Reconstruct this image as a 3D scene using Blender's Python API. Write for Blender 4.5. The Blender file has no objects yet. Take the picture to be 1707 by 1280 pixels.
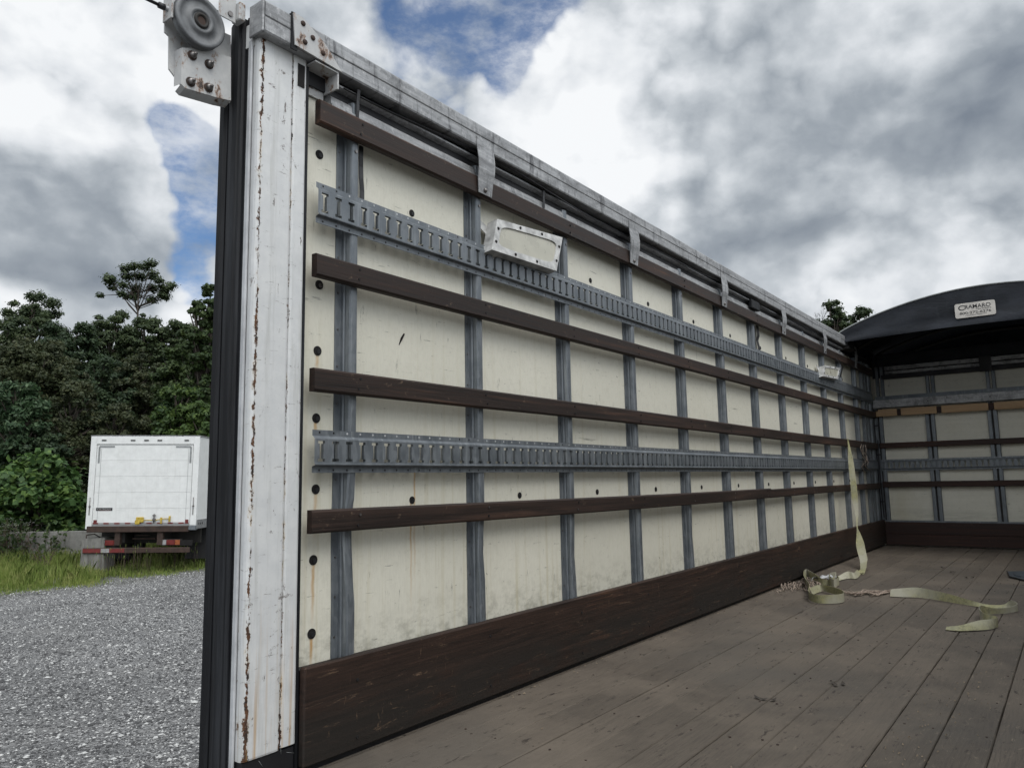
import bpy, math, random
import numpy as np
from mathutils import Vector, Matrix
random.seed(7); rng=np.random.default_rng(11)
SKY_COVER=[(0.439, 0.798, 0.412, 0.0478, -0.45),(0.463, 0.794, 0.394, 0.0478, -0.4),(0.462, 0.819, 0.34, 0.0398, -0.5),(0.485, 0.813, 0.323, 0.0398, -0.5),(0.41, 0.81, 0.419, 0.0239, -0.15),(0.471, 0.804, 0.362, 0.0478, -0.45),(0.49, 0.83, 0.264, 0.0239, -0.4),(0.503, 0.83, 0.241, 0.0239, -0.35),(0.696, 0.443, 0.565, 0.0637, -0.5),(0.657, 0.47, 0.589, 0.0717, -0.5),(0.688, 0.476, 0.548, 0.0359, -0.35),(0.609, 0.578, 0.544, 0.0478, -0.15),(0.67, 0.517, 0.532, 0.0478, -0.36),(0.702, 0.515, 0.491, 0.0239, -0.2),(0.637, 0.615, 0.466, 0.0478, -0.14),(0.436, 0.816, 0.381, 0.0239, 0.14),(0.643, 0.58, 0.5, 0.0319, 0.12),(0.665, 0.551, 0.503, 0.0319, 0.3),(0.318, 0.826, 0.465, 0.1275, 0.3),(0.365, 0.884, 0.292, 0.1355, 0.35),(0.801, 0.405, 0.441, 0.1434, 0.35),(0.907, 0.188, 0.377, 0.239, 0.4),(0.542, 0.649, 0.535, 0.0797, 0.15),(0.435, 0.759, 0.485, 0.0478, 0.25),(0.387, 0.843, 0.373, 0.0478, 0.15),(0.744, 0.411, 0.527, 0.0637, 0.15)]
SKY_BRIGHT=[(0.316, 0.821, 0.476, 0.1355, 0.22),(0.39, 0.801, 0.454, 0.1036, 0.15),(0.324, 0.866, 0.382, 0.0478, 0.28),(0.323, 0.881, 0.345, 0.0637, -0.26),(0.37, 0.859, 0.354, 0.0558, -0.18),(0.365, 0.875, 0.318, 0.0717, -0.06),(0.339, 0.907, 0.249, 0.1355, -0.32),(0.418, 0.868, 0.266, 0.0956, -0.22),(0.401, 0.854, 0.331, 0.0478, 0.12),(0.474, 0.848, 0.238, 0.0223, 0.35),(0.496, 0.838, 0.226, 0.0239, 0.2),(0.319, 0.926, 0.2, 0.0279, 0.35),(0.372, 0.906, 0.2, 0.0558, -0.02),(0.568, 0.637, 0.521, 0.0956, 0.1),(0.718, 0.481, 0.502, 0.0478, 0.24),(0.725, 0.441, 0.529, 0.0398, 0.2),(0.772, 0.429, 0.468, 0.0876, 0.06),(0.784, 0.464, 0.413, 0.0478, 0.32),(0.827, 0.412, 0.381, 0.0438, 0.28),(0.857, 0.378, 0.35, 0.0319, 0.2),(0.741, 0.517, 0.429, 0.0398, 0.2),(0.778, 0.365, 0.511, 0.0717, 0.12),(0.838, 0.28, 0.469, 0.0876, -0.12),(0.9, 0.185, 0.396, 0.1036, -0.22),(0.912, 0.076, 0.402, 0.0956, -0.3),(0.945, 0.046, 0.323, 0.0876, -0.3),(0.876, 0.101, 0.471, 0.0398, 0.16),(0.903, 0.085, 0.422, 0.0279, 0.14),(0.876, 0.055, 0.48, 0.0478, 0.08),(0.908, 0.3, 0.292, 0.0598, -0.34),(0.868, 0.36, 0.341, 0.0398, -0.2),(0.928, 0.233, 0.291, 0.0438, -0.34),(0.957, 0.156, 0.245, 0.0478, -0.32),(0.966, 0.102, 0.237, 0.0398, -0.18),(0.94, 0.135, 0.312, 0.0478, 0.06),(0.956, 0.05, 0.289, 0.0478, 0.12),(0.958, 0.198, 0.208, 0.0478, 0.16),(0.973, 0.087, 0.214, 0.0319, 0.16),(0.887, 0.251, 0.388, 0.0717, -0.1),(0.874, 0.381, 0.301, 0.0319, 0.05),(0.899, 0.017, 0.437, 0.0717, -0.14)]
PLATE_BACK=[(0.973, 2.101), (0.977, 1.998), (0.989, 1.992), (0.993, 1.899), (1.032, 1.865), (1.143, 1.863), (1.181, 1.879), (1.174, 2.085), (1.141, 2.083), (1.095, 2.167)]
PLATE_FRONT=[(1.01, 1.957), (1.083, 1.992), (1.127, 1.993), (1.158, 1.998), (1.162, 1.868), (1.124, 1.86), (1.023, 1.847), (1.012, 1.854)]
PLATE_BOLTS=[(1.04, 1.948), (1.09, 1.945), (1.038, 1.87), (1.091, 1.876)]
PULLEY_C=(1.047, 0.07, 2.043)
CABLE=[(0.842, 0.09, 2.046), (0.956, 0.09, 2.05), (1.004, 0.09, 2.049)]
CABLE2=[(1.083, 0.09, 2.121), (1.171, 0.09, 2.118)]
GUSSET=[(1.275, 2.147), (1.309, 2.147), (1.393, 2.104), (1.459, 2.042), (1.283, 2.049)]
GBOLTS=[(1.309, 2.128), (1.345, 2.1), (1.384, 2.07), (1.317, 2.073)]
LAMP1=[(2.255, -0.03, 1.793), (2.728, -0.03, 1.838), (2.641, -0.05, 1.663), (2.192, -0.05, 1.65)]
LAMP2=[(7.062, -0.03, 1.754), (7.636, -0.03, 1.795), (7.422, -0.05, 1.662), (6.893, -0.05, 1.637)]
STRAP_HANG=[((7.7, -0.02, 1.089), (7.7, -0.058, 1.088)), ((7.66, -0.039, 0.996), (7.66, -0.065, 0.995)), ((7.6, -0.045, 0.894), (7.6, -0.092, 0.892)), ((7.52, -0.067, 0.726), (7.52, -0.119, 0.725)), ((7.45, -0.087, 0.563), (7.45, -0.139, 0.574)), ((7.38, -0.118, 0.431), (7.38, -0.149, 0.431)), ((7.3, -0.142, 0.313), (7.3, -0.152, 0.314)), ((7.2, -0.16, 0.257), (7.2, -0.19, 0.268)), ((7.1, -0.172, 0.188), (7.1, -0.235, 0.2)), ((7.0, -0.199, 0.131), (7.0, -0.266, 0.138)), ((6.85, -0.246, 0.077), (6.85, -0.307, 0.084)), ((6.75, -0.27, 0.049), (6.75, -0.321, 0.061)), ((6.62, -0.296, 0.025), (6.62, -0.342, 0.037)), ((6.45, -0.314, 0.015), (6.45, -0.357, 0.004))]
STRAP_COIL=[(6.476, -0.334, 0.03, 0.0, 0.03), (6.166, -0.366, 0.04, 0.02, 0.02), (6.139, -0.317, 0.05, 0.02, 0.01), (6.05, -0.296, 0.02, 0.02, 0.04), (5.932, -0.286, 0.04, 0, 0.0), (5.778, -0.335, 0.05, 0, 0), (5.614, -0.346, 0.055, 0, 0), (5.716, -0.285, 0.055, 0.01, 0), (5.974, -0.226, 0.05, 0.01, 0), (6.131, -0.23, 0.04, 0.01, 0), (5.788, -0.288, 0.03, 0, 0.01), (5.721, -0.231, 0.04, 0, -0.01), (5.921, -0.129, 0.05, 0, 0), (6.102, -0.027, 0.06, -0.03, 0), (5.667, -0.134, 0.07, -0.03, 0), (5.256, -0.275, 0.06, 0, 0), (5.005, -0.34, 0.05, 0, 0), (4.889, -0.418, 0.05, 0, 0), (4.907, -0.493, 0.052, 0, 0), (4.988, -0.543, 0.052, 0, 0), (5.132, -0.513, 0.05, 0, 0), (5.282, -0.427, 0.05, 0, 0.01), (5.378, -0.328, 0.045, 0.0, 0.02), (5.213, -0.306, 0.04, 0, 0.02)]
STRAP_FLOOR=[(5.372, -0.737, 0.04, 0.03, 0.0), (5.375, -0.792, 0.05, 0.03, 0.0), (5.403, -0.889, 0.06, 0.02, 0), (5.354, -0.995, 0.055, 0.01, 0), (5.284, -1.099, 0.045, 0.01, 0), (5.217, -1.198, 0.03, 0.01, 0), (5.19, -1.274, 0.015, 0.03, 0.0), (5.189, -1.353, 0.02, 0.03, 0), (5.196, -1.404, 0.05, 0.0, 0.01), (5.142, -1.426, 0.04, 0.01, 0), (5.051, -1.384, 0.03, 0.0, 0.0), (4.97, -1.32, 0.035, 0, 0), (4.922, -1.277, 0.05, 0.0, 0), (4.798, -1.276, 0.055, 0, 0), (4.659, -1.307, 0.05, 0.01, 0), (4.591, -1.349, 0.05, 0.02, -0.01), (4.586, -1.372, 0.045, 0.0, 0), (4.5, -1.348, 0.045, 0.03, 0), (4.435, -1.298, 0.04, 0.05, 0), (4.375, -1.227, 0.02, 0.05, 0), (4.372, -1.166, 0.008, 0.05, 0)]
ROPE=[(5.349, -0.44), (5.351, -0.495), (5.3, -0.561), (5.433, -0.587), (5.381, -0.651), (5.488, -0.684), (5.57, -0.723)]
SCRAP=[(5.406, -0.034), (5.516, -0.05), (5.725, -0.043), (5.652, -0.106), (5.522, -0.183)]
DARKPLATE=[(7.096, -1.256), (7.204, -1.379), (6.547, -1.407), (6.746, -1.292)]
TREES=[('umbrella', 20.368, 39.188, 13.242, 10.75, 1.87, 0.13, 0), ('back', 14.585, 37.446, 10.386, 4.07, 1.72, 0.12, 1), ('back', 13.151, 36.349, 8.746, 3.37, 1.49, 0.12, 1), ('back', 15.336, 35.055, 8.926, 3.4, 1.53, 0.14, 2), ('back', 12.966, 31.888, 7.036, 2.14, 1.98, 0.12, 3), ('back', 17.931, 36.44, 9.825, 4.18, 1.44, 0.13, 1), ('back', 18.523, 34.025, 9.467, 4.06, 1.62, 0.13, 1), ('back', 19.422, 32.862, 9.236, 4.03, 1.33, 0.13, 1), ('back', 15.053, 30.896, 6.431, 2.13, 1.53, 0.12, 2), ('back', 16.339, 30.709, 7.103, 2.15, 1.45, 0.11, 3), ('back', 15.175, 23.514, 8.487, 3.22, 0.89, 0.15, 4), ('back', 16.045, 26.107, 6.728, 1.99, 1.31, 0.13, 4), ('back', 12.182, 26.628, 4.925, -0.19, 1.18, 0.1, 3), ('back', 13.647, 26.508, 4.166, -0.26, 1.23, 0.1, 3), ('fern', 10.086, 26.119, 4.693, 1.1, 1.1, 0.12, 5), ('green', 13.856, 22.776, 4.461, 1.01, 0.93, 0.16, 6), ('green', 13.91, 21.164, 3.75, 0.59, 0.8, 0.16, 6), ('back', 10.593, 25.788, 3.063, -0.1, 1.2, 0.12, 2), ('back', 10.166, 29.427, 4.561, -0.13, 1.29, 0.12, 2), ('bush', 8.584, 20.636, 1.827, -0.57, 1.21, 0.2, 7), ('bush', 7.796, 21.495, 1.208, -0.61, 0.8, 0.2, 7), ('bush', 9.336, 19.985, 0.931, -0.59, 0.73, 0.2, 7), ('rtree', 35.309, 6.435, 8.823, 4.85, 0.84, 0.14, 1), ('rtree', 37.187, 5.643, 8.593, 4.94, 0.84, 0.14, 1)]
UMB=[(20.441, 39.119, 13.105, 0.313), (20.181, 39.517, 12.88, 0.298), (19.951, 39.835, 12.848, 0.253), (20.736, 38.756, 12.941, 0.268), (20.952, 38.533, 12.624, 0.253), (19.803, 40.126, 12.426, 0.268), (19.594, 40.465, 12.161, 0.253), (19.525, 40.616, 11.892, 0.194), (19.958, 39.951, 12.266, 0.298), (20.271, 39.497, 12.412, 0.328), (20.592, 39.05, 12.48, 0.328), (20.887, 38.687, 12.316, 0.253), (21.244, 38.275, 11.995, 0.253), (21.478, 37.961, 11.988, 0.224), (21.373, 38.185, 11.603, 0.253), (21.125, 38.485, 11.766, 0.298), (20.79, 38.918, 11.853, 0.328), (20.455, 39.351, 11.941, 0.328), (20.134, 39.798, 11.873, 0.253), (19.842, 40.274, 11.495, 0.224), (19.671, 40.541, 11.329, 0.179), (20.141, 39.914, 11.292, 0.224), (20.372, 39.597, 11.323, 0.224), (20.739, 39.086, 11.39, 0.283), (20.991, 38.79, 11.188, 0.224), (21.272, 38.412, 11.18, 0.238), (21.542, 38.024, 11.288, 0.224), (21.641, 37.795, 11.735, 0.149), (19.383, 40.748, 12.168, 0.134), (20.491, 39.387, 11.552, 0.253)]
CAM=(0.6377905566395854, 0.12775610469256404, -0.018292980470115492, 1255.179868223896, 1.7581293999376575, 0.7760107809671656)
WALLB=[(7.85, 19.719), (9.658, 17.449)]
BLOCK=(8.082, 15.802, -0.876)
STALK=(7.259, 16.315, -1.1)
GEDGE=[(5.71, 14.167), (6.201, 13.9), (7.139, 13.854), (7.921, 14.274), (8.57, 14.306), (9.766, 14.342)]
BARE=(36.014, 7.201, 8.711)
FLOWERP=[(7.729, 19.339, -0.152), (7.938, 19.033, -0.042), (7.61, 19.467, -0.003), (8.352, 18.518, -0.244)]
TREE_LABELS=[('lone umbrella shaped dark tree rising above the wood into the sky', 'trees of the wood', 'umbrella_tree'), ('tall ragged dark tree, highest of the wood left of the umbrella shaped tree', 'trees of the wood', 'broadleaf_tree'), ('dark tree at the far left edge of the skyline', 'trees of the wood', 'broadleaf_tree'), ('dark bluish tree filling the skyline dip left of the umbrella shaped tree', 'trees of the wood', 'broadleaf_tree'), ('brownish green tree below the ragged skyline tree at left', 'trees of the wood', 'broadleaf_tree'), ('dark tree under the left side of the umbrella shaped crown', 'trees of the wood', 'broadleaf_tree'), ('dark tree directly below the trunk of the umbrella shaped tree', 'trees of the wood', 'broadleaf_tree'), ('dark tree with a loose top right of the umbrella shaped tree', 'trees of the wood', 'broadleaf_tree'), ('dark bluish tree in the middle of the wood, left above the truck', 'trees of the wood', 'broadleaf_tree'), ('brownish tree in the middle of the wood, straight above the truck', 'trees of the wood', 'broadleaf_tree'), ('tall leafy tree whose edge shows beside the black door seal', 'trees of the wood', 'broadleaf_tree'), ('mid green tree low beside the door seal, behind the bright green ones', 'trees of the wood', 'broadleaf_tree'), ('brown vine covered tree just above the left corner of the truck', 'trees of the wood', 'broadleaf_tree'), ('brown vine covered tree behind the middle of the truck roof', 'trees of the wood', 'broadleaf_tree'), ('drooping long leaved green tree at the left edge, lit on top', 'trees of the wood', 'broadleaf_tree'), ('bright green young tree rising above the right half of the truck roof', 'trees of the wood', 'broadleaf_tree'), ('bright green young tree tight against the black door seal', 'trees of the wood', 'broadleaf_tree'), ('dark bluish tree low behind the large leafy shrub', 'trees of the wood', 'broadleaf_tree'), ('dark bluish tree low at the left edge behind the long leaved tree', 'trees of the wood', 'broadleaf_tree'), ('large bright green leafy shrub behind the concrete barrier', None, 'leafy_shrub'), ('leafy green shrub cut by the left edge beside the barrier end', None, 'leafy_shrub'), ('low leafy shrub between the barrier and the truck', None, 'leafy_shrub'), ('dark tree peeking over the top rail left of the black tarp hood', 'trees behind the top rail', 'broadleaf_tree'), ('lower dark tree touching the left slope of the black tarp hood', 'trees behind the top rail', 'broadleaf_tree')]
S=bpy.context.scene; C=S.collection
# ------------------------------------------------------------------ camera
yaw,pit,rol,FPX,CW,CH=CAM
fw=Vector((math.cos(pit)*math.cos(yaw),math.cos(pit)*math.sin(yaw),math.sin(pit)))
rt=Vector((math.sin(yaw),-math.cos(yaw),0)); up=rt.cross(fw)
c_,s_=math.cos(rol),math.sin(rol)
R0=c_*rt+s_*up; U0=-s_*rt+c_*up
cam=bpy.data.cameras.new('camera'); co=bpy.data.objects.new('camera',cam); C.objects.link(co); S.camera=co
M=Matrix((R0,U0,-fw)).transposed().to_4x4(); M.translation=(0,-CW,CH); co.matrix_world=M
cam.sensor_width=36; cam.lens=36*FPX/1707; cam.clip_start=.05; cam.clip_end=3000
# ------------------------------------------------------------------ sun + view
SUN_EL,SUN_AZ=math.radians(54),math.radians(-112)   # azimuth measured from +X towards +Y
sl=bpy.data.lights.new('sun','SUN'); so=bpy.data.objects.new('sun',sl); C.objects.link(so)
sd=Vector((math.cos(SUN_EL)*math.cos(SUN_AZ),math.cos(SUN_EL)*math.sin(SUN_AZ),math.sin(SUN_EL)))
so.rotation_euler=sd.to_track_quat('Z','Y').to_euler(); so.location=(0,-20,30)
sl.energy=1.65; sl.angle=math.radians(32); sl.color=(1,.965,.91)
S.view_settings.view_transform='Standard'; S.view_settings.look='None'; S.view_settings.exposure=0; S.view_settings.gamma=1
S.cycles.use_denoising=True; S.cycles.max_bounces=5; S.cycles.diffuse_bounces=2; S.cycles.glossy_bounces=2; S.cycles.transmission_bounces=3; S.cycles.transparent_max_bounces=4
# ------------------------------------------------------------------ node helper
class NT:
    def __init__(s,tree): s.t=tree; s.t.nodes.clear()
    def n(s,typ,props=None,**inp):
        nd=s.t.nodes.new(typ)
        for k,v in (props or {}).items(): setattr(nd,k,v)
        for k,v in inp.items():
            key=k.replace('_',' ')
            sock=nd.inputs[int(k[1:])] if (k[0]=='i' and k[1:].isdigit()) else nd.inputs[key]
            if isinstance(v,bpy.types.NodeSocket): s.t.links.new(v,sock)
            else: sock.default_value=v
        return nd
    def l(s,a,b): s.t.links.new(a,b)
    def math(s,op,a,b=0.,c=None,clamp=False):
        kw=dict(i0=a,i1=b)
        if c is not None: kw['i2']=c
        return s.n('ShaderNodeMath',dict(operation=op,use_clamp=clamp),**kw).outputs[0]
    def mix(s,f,a,b,mode='MIX'):
        nd=s.t.nodes.new('ShaderNodeMix'); nd.data_type='RGBA'; nd.blend_type=mode
        for v,k in ((f,0),(a,6),(b,7)):
            if isinstance(v,bpy.types.NodeSocket): s.t.links.new(v,nd.inputs[k])
            else: nd.inputs[k].default_value=v if k==0 or len(v)==4 else (*v,1)
        return nd.outputs[2]
    def rng(s,v,a,b,c=0.,d=1.,smooth=False):
        return s.n('ShaderNodeMapRange',dict(interpolation_type='SMOOTHSTEP' if smooth else 'LINEAR'),i0=v,i1=a,i2=b,i3=c,i4=d).outputs[0]
    def noise(s,vec,scale,detail=4,rough=.55,dist=0.,out=0,**k):
        return s.n('ShaderNodeTexNoise',None,Vector=vec,Scale=scale,Detail=detail,Roughness=rough,Distortion=dist).outputs[out]
    def map(s,vec,sc=(1,1,1),loc=(0,0,0)):
        return s.n('ShaderNodeMapping',None,Vector=vec,Scale=sc,Location=loc).outputs[0]
    def sep(s,vec): return s.n('ShaderNodeSeparateXYZ',None,i0=vec).outputs
MATS={}
def material(name,fn):
    m=bpy.data.materials.new(name); m.use_nodes=True; T=NT(m.node_tree)
    geo=T.n('ShaderNodeNewGeometry').outputs['Position']      # world position: every pattern is laid out in metres
    obj=T.n('ShaderNodeTexCoord').outputs['Object']
    out=T.n('ShaderNodeOutputMaterial')
    r=fn(T,geo,obj)
    if isinstance(r,bpy.types.NodeSocket): T.l(r,out.inputs[0])
    else:
        kw={}
        col=r['col']; kw['Base_Color']=col if isinstance(col,bpy.types.NodeSocket) else (*col,1)
        kw['Roughness']=r.get('rough',.6); kw['Metallic']=r.get('metal',0.)
        b=T.n('ShaderNodeBsdfPrincipled',None,**kw)
        if 'spec' in r: b.inputs['Specular IOR Level'].default_value=r['spec']
        if 'bump' in r:
            bn=T.n('ShaderNodeBump',None,Strength=r.get('bstr',.3),Distance=r.get('bdist',.002),Height=r['bump']); T.l(bn.outputs[0],b.inputs['Normal'])
        if 'trans' in r: 
            pass
        T.l(b.outputs[0],out.inputs[0])
    MATS[name]=m; return m
# ------------------------------------------------------------------ world
w=bpy.data.worlds.new("World"); S.world=w; w.use_nodes=True; T=NT(w.node_tree)
D=T.n('ShaderNodeTexCoord').outputs['Generated']
D=T.n('ShaderNodeVectorMath',dict(operation='NORMALIZE'),i0=D).outputs[0]
sky=T.n('ShaderNodeTexSky',dict(sky_type='NISHITA',sun_disc=False,sun_elevation=SUN_EL,sun_rotation=math.radians(90)-SUN_AZ,altitude=200,air_density=1.0,dust_density=.6,ozone_density=2.0))
n1=T.n('ShaderNodeTexNoise',None,Vector=D,Scale=4.5,Detail=4.,Roughness=.6).outputs['Color']
wv=T.n('ShaderNodeVectorMath',dict(operation='SUBTRACT'),i0=n1,i1=(.5,.5,.5)).outputs[0]
wv=T.n('ShaderNodeVectorMath',dict(operation='SCALE'),i0=wv,Scale=.16).outputs[0]
DW=T.n('ShaderNodeVectorMath',dict(operation='ADD'),i0=D,i1=wv).outputs[0]
wv2=T.n('ShaderNodeVectorMath',dict(operation='SCALE'),i0=wv,Scale=.22).outputs[0]
DM=T.n('ShaderNodeVectorMath',dict(operation='ADD'),i0=D,i1=wv2).outputs[0]
DWn=T.n('ShaderNodeVectorMath',dict(operation='NORMALIZE'),i0=DW).outputs[0]
def blobs(tab,base,base_neg=0):
    acc=base
    for x,y,z,r,a in tab:
        if base_neg and a<0: a*=base_neg
        d=T.n('ShaderNodeVectorMath',dict(operation='DISTANCE'),i0=DWn,i1=(x,y,z)).outputs['Value']
        acc=T.math('ADD',acc,T.rng(d,0.,r*2.0,a,0.,True))
    return acc
def puff(vec):      # billowy fractal cloud density
    z=T.map(vec,(1,1,1.35))
    a=T.noise(z,2.5,9,.60,0.)
    b=T.math('ABSOLUTE',T.math('SUBTRACT',T.noise(z,4.2,4,.5),.5))
    return T.math('ADD',T.math('MULTIPLY',a,.72),T.math('MULTIPLY',b,1.0))
p0=puff(DM)
off=T.n('ShaderNodeVectorMath',dict(operation='ADD'),i0=DM,i1=tuple(Vector((-.010,.014,.030)))).outputs[0]
p1=puff(off)
relief=T.math('SUBTRACT',p0,p1)
cover=blobs(SKY_COVER,T.math('ADD',T.math('MULTIPLY',T.math('SUBTRACT',p0,.43),3.4),.60))
cov=T.rng(cover,-.12,.34,0.,1.,True)
thin=T.rng(T.noise(T.map(D,(1,1,2.0)),6,7,.66),.34,.60,0.08,.72,True)
cov=T.math('MAXIMUM',cov,thin)
bri=blobs(SKY_BRIGHT,.685,.64)
big=T.math('MULTIPLY',T.math('SUBTRACT',T.noise(DW,2.0,3,.55),.5),.30)
bri=T.math('ADD',bri,big)
bri=T.math('ADD',bri,T.math('MULTIPLY',relief,T.math('ADD',T.math('MULTIPLY',bri,1.7),.4)))
bri=T.math('ADD',bri,T.math('MULTIPLY',T.math('SUBTRACT',p0,.43),.7))
# the veiled sun behind the camera makes the overhead clouds there much brighter
sunD=T.n('ShaderNodeVectorMath',dict(operation='DOT_PRODUCT'),i0=D,i1=tuple(sd)).outputs['Value']
hz=T.rng(sunD,.1,1.,0.,1.,True)
ramp=T.n('ShaderNodeValToRGB',None,Fac=T.rng(bri,0.,1.,0.,1.))
er=ramp.color_ramp; er.elements[0].position=.0; er.elements[0].color=(.16,.19,.235,1); er.elements[1].position=1.; er.elements[1].color=(.93,.95,.97,1)
for p,cc in ((.2,(.21,.245,.295)),(.42,(.345,.385,.43)),(.62,(.56,.60,.64)),(.8,(.78,.81,.845))):
    e=er.elements.new(p); e.color=(*cc,1)
cl=T.n('ShaderNodeVectorMath',dict(operation='SCALE'),i0=ramp.outputs[0],Scale=T.math('ADD',10.,T.math('MULTIPLY',hz,14.))).outputs[0]
blue=T.n('ShaderNodeVectorMath',dict(operation='MULTIPLY'),i0=sky.outputs[0],i1=(.75,.95,1.15)).outputs[0]
skc=T.mix(cov,blue,cl)
bg=T.n('ShaderNodeBackground',None,Color=skc,Strength=.1)
T.l(bg.outputs[0],T.n('ShaderNodeOutputWorld').inputs[0])
# ------------------------------------------------------------------ materials
def spots(T,v,scale,lo,hi,detail=6,rough=.7): return T.rng(T.noise(v,scale,detail,rough),lo,hi,0.,1.,True)
def m_plain(col,rough=.6,metal=0.,var=.25,scale=12):
    def f(T,g,o):
        n=T.noise(g,scale,5,.6); k=T.rng(n,.3,.7,1-var,1+var)
        cc=T.n('ShaderNodeVectorMath',dict(operation='SCALE'),i0=col,Scale=k).outputs[0]
        return dict(col=cc,rough=T.rng(n,.3,.7,max(.05,rough-.1),min(1,rough+.1)),metal=metal,bump=T.noise(g,scale*9,3,.6),bstr=.15)
    return f
def f_panel(T,g,o):
    X,Yy,Z=T.sep(g)
    big=T.noise(g,1.3,4,.6); base=T.mix(T.rng(big,.3,.7),(.59,.572,.485),(.67,.65,.56)); bay=T.n('ShaderNodeTexWhiteNoise',dict(noise_dimensions='1D'),W=T.math('FLOOR',T.math('DIVIDE',T.math('SUBTRACT',X,1.53),.6235))).outputs['Value']; base=T.mix(T.math('MULTIPLY',bay,.35),base,(.56,.55,.48))
    fib=T.noise(T.map(g,(160,1,25)),1,4,.7); base=T.mix(T.rng(fib,.4,.66,0,.22),base,(.42,.40,.33))
    mot=T.noise(g,26,6,.7,.6); base=T.mix(T.rng(mot,.5,.66,0,.18),base,(.40,.38,.31))
    # scuffs: short dark scratches
    for rotv,sc,th in (((1,1,7.),12,.635),((6.,1,1),10,.64),((3,1,3),24,.655),((.6,1,9.),5,.65)):
        s=T.noise(T.map(g,rotv,(3.1,0,1.7)),sc,8,.75,.3); base=T.mix(T.rng(s,th,th+.03,0,.7),base,(.15,.145,.12))
    # grime above the kick board
    gr=T.math('MULTIPLY',T.rng(Z,.42,.27,0.,1.),T.rng(T.noise(T.map(g,(9,1,13)),1.5,8,.75),.46,.62))
    base=T.mix(T.math('MULTIPLY',gr,.7),base,(.27,.26,.21))
    # run-down streaks
    st=T.noise(T.map(g,(38,1,.8)),1,5,.6); base=T.mix(T.math('MULTIPLY',T.rng(st,.54,.68,0,.4),T.rng(Z,1.9,.4)),base,(.42,.37,.22))
    rust=None
    for hx,z0,ln in ((1.447,.762,.17),(1.442,.559,.22),(1.44,.353,.12),(1.445,.971,.1),(1.446,1.174,.07),(1.862,.84,.5),(1.845,.719,.42)):
        wob=T.math('MULTIPLY',T.math('SUBTRACT',T.noise(T.map(g,(0,0,14)),1,3,.6),.5),.018)
        dx=T.math('ABSOLUTE',T.math('SUBTRACT',T.math('ADD',X,wob),hx))
        a=T.math('MULTIPLY',T.rng(dx,.0,.010 if hx<1.8 else .0075,1.,0.,True),T.math('MULTIPLY',T.rng(Z,z0-ln,z0-.03,.0,1.,True),T.rng(Z,z0,z0-.012,0.,1.)))
        rust=a if rust is None else T.math('MAXIMUM',rust,a)
    rust=T.math('MULTIPLY',rust,T.rng(T.noise(T.map(g,(60,1,9)),1,4,.7),.3,.6,.25,1.))
    base=T.mix(T.math('MULTIPLY',rust,.85),base,(.42,.22,.045))
    return dict(col=base,rough=T.rng(mot,.3,.7,.38,.55),bump=T.math('ADD',fib,T.math('MULTIPLY',mot,.6)),bstr=.22,bdist=.0012)
def f_galv(T,g,o):
    v=T.n('ShaderNodeTexVoronoi',None,Vector=T.map(g,(1,1,.35)),Scale=85.).outputs['Color']
    k=T.sep(v)[0]; n=T.noise(g,9,6,.65)
    c=T.mix(T.rng(k,0,1,0,.5),(.140,.156,.172),(.235,.252,.266)); c=T.mix(T.rng(n,.46,.62,0,.65),c,(.105,.12,.135))
    st=T.noise(T.map(g,(50,50,2.)),1,5,.7); c=T.mix(T.rng(st,.56,.68,0,.5),c,(.36,.38,.39))
    return dict(col=c,rough=T.rng(k,0,1,.42,.62),metal=.55,bump=n,bstr=.1)
def f_alum(T,g,o):
    n=T.noise(T.map(g,(4,20,60)),1,6,.7); m=T.noise(T.map(g,(9,9,14)),1,9,.75,.5)
    c=T.mix(T.rng(n,.3,.75),(.17,.173,.178),(.42,.425,.43)); c=T.mix(T.rng(m,.50,.62,0,.7),c,(.13,.132,.136))
    dn=T.noise(T.map(g,(26,4,3.)),1,6,.7); c=T.mix(T.rng(dn,.56,.66,0,.85),c,(.05,.05,.055))
    br=T.noise(T.map(g,(60,60,25)),1,4,.8); c=T.mix(T.rng(br,.54,.66,0,.55),c,(.50,.50,.50))
    return dict(col=c,rough=T.rng(m,.3,.7,.42,.7),metal=.45,bump=T.math('ADD',n,br),bstr=.25)
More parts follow.
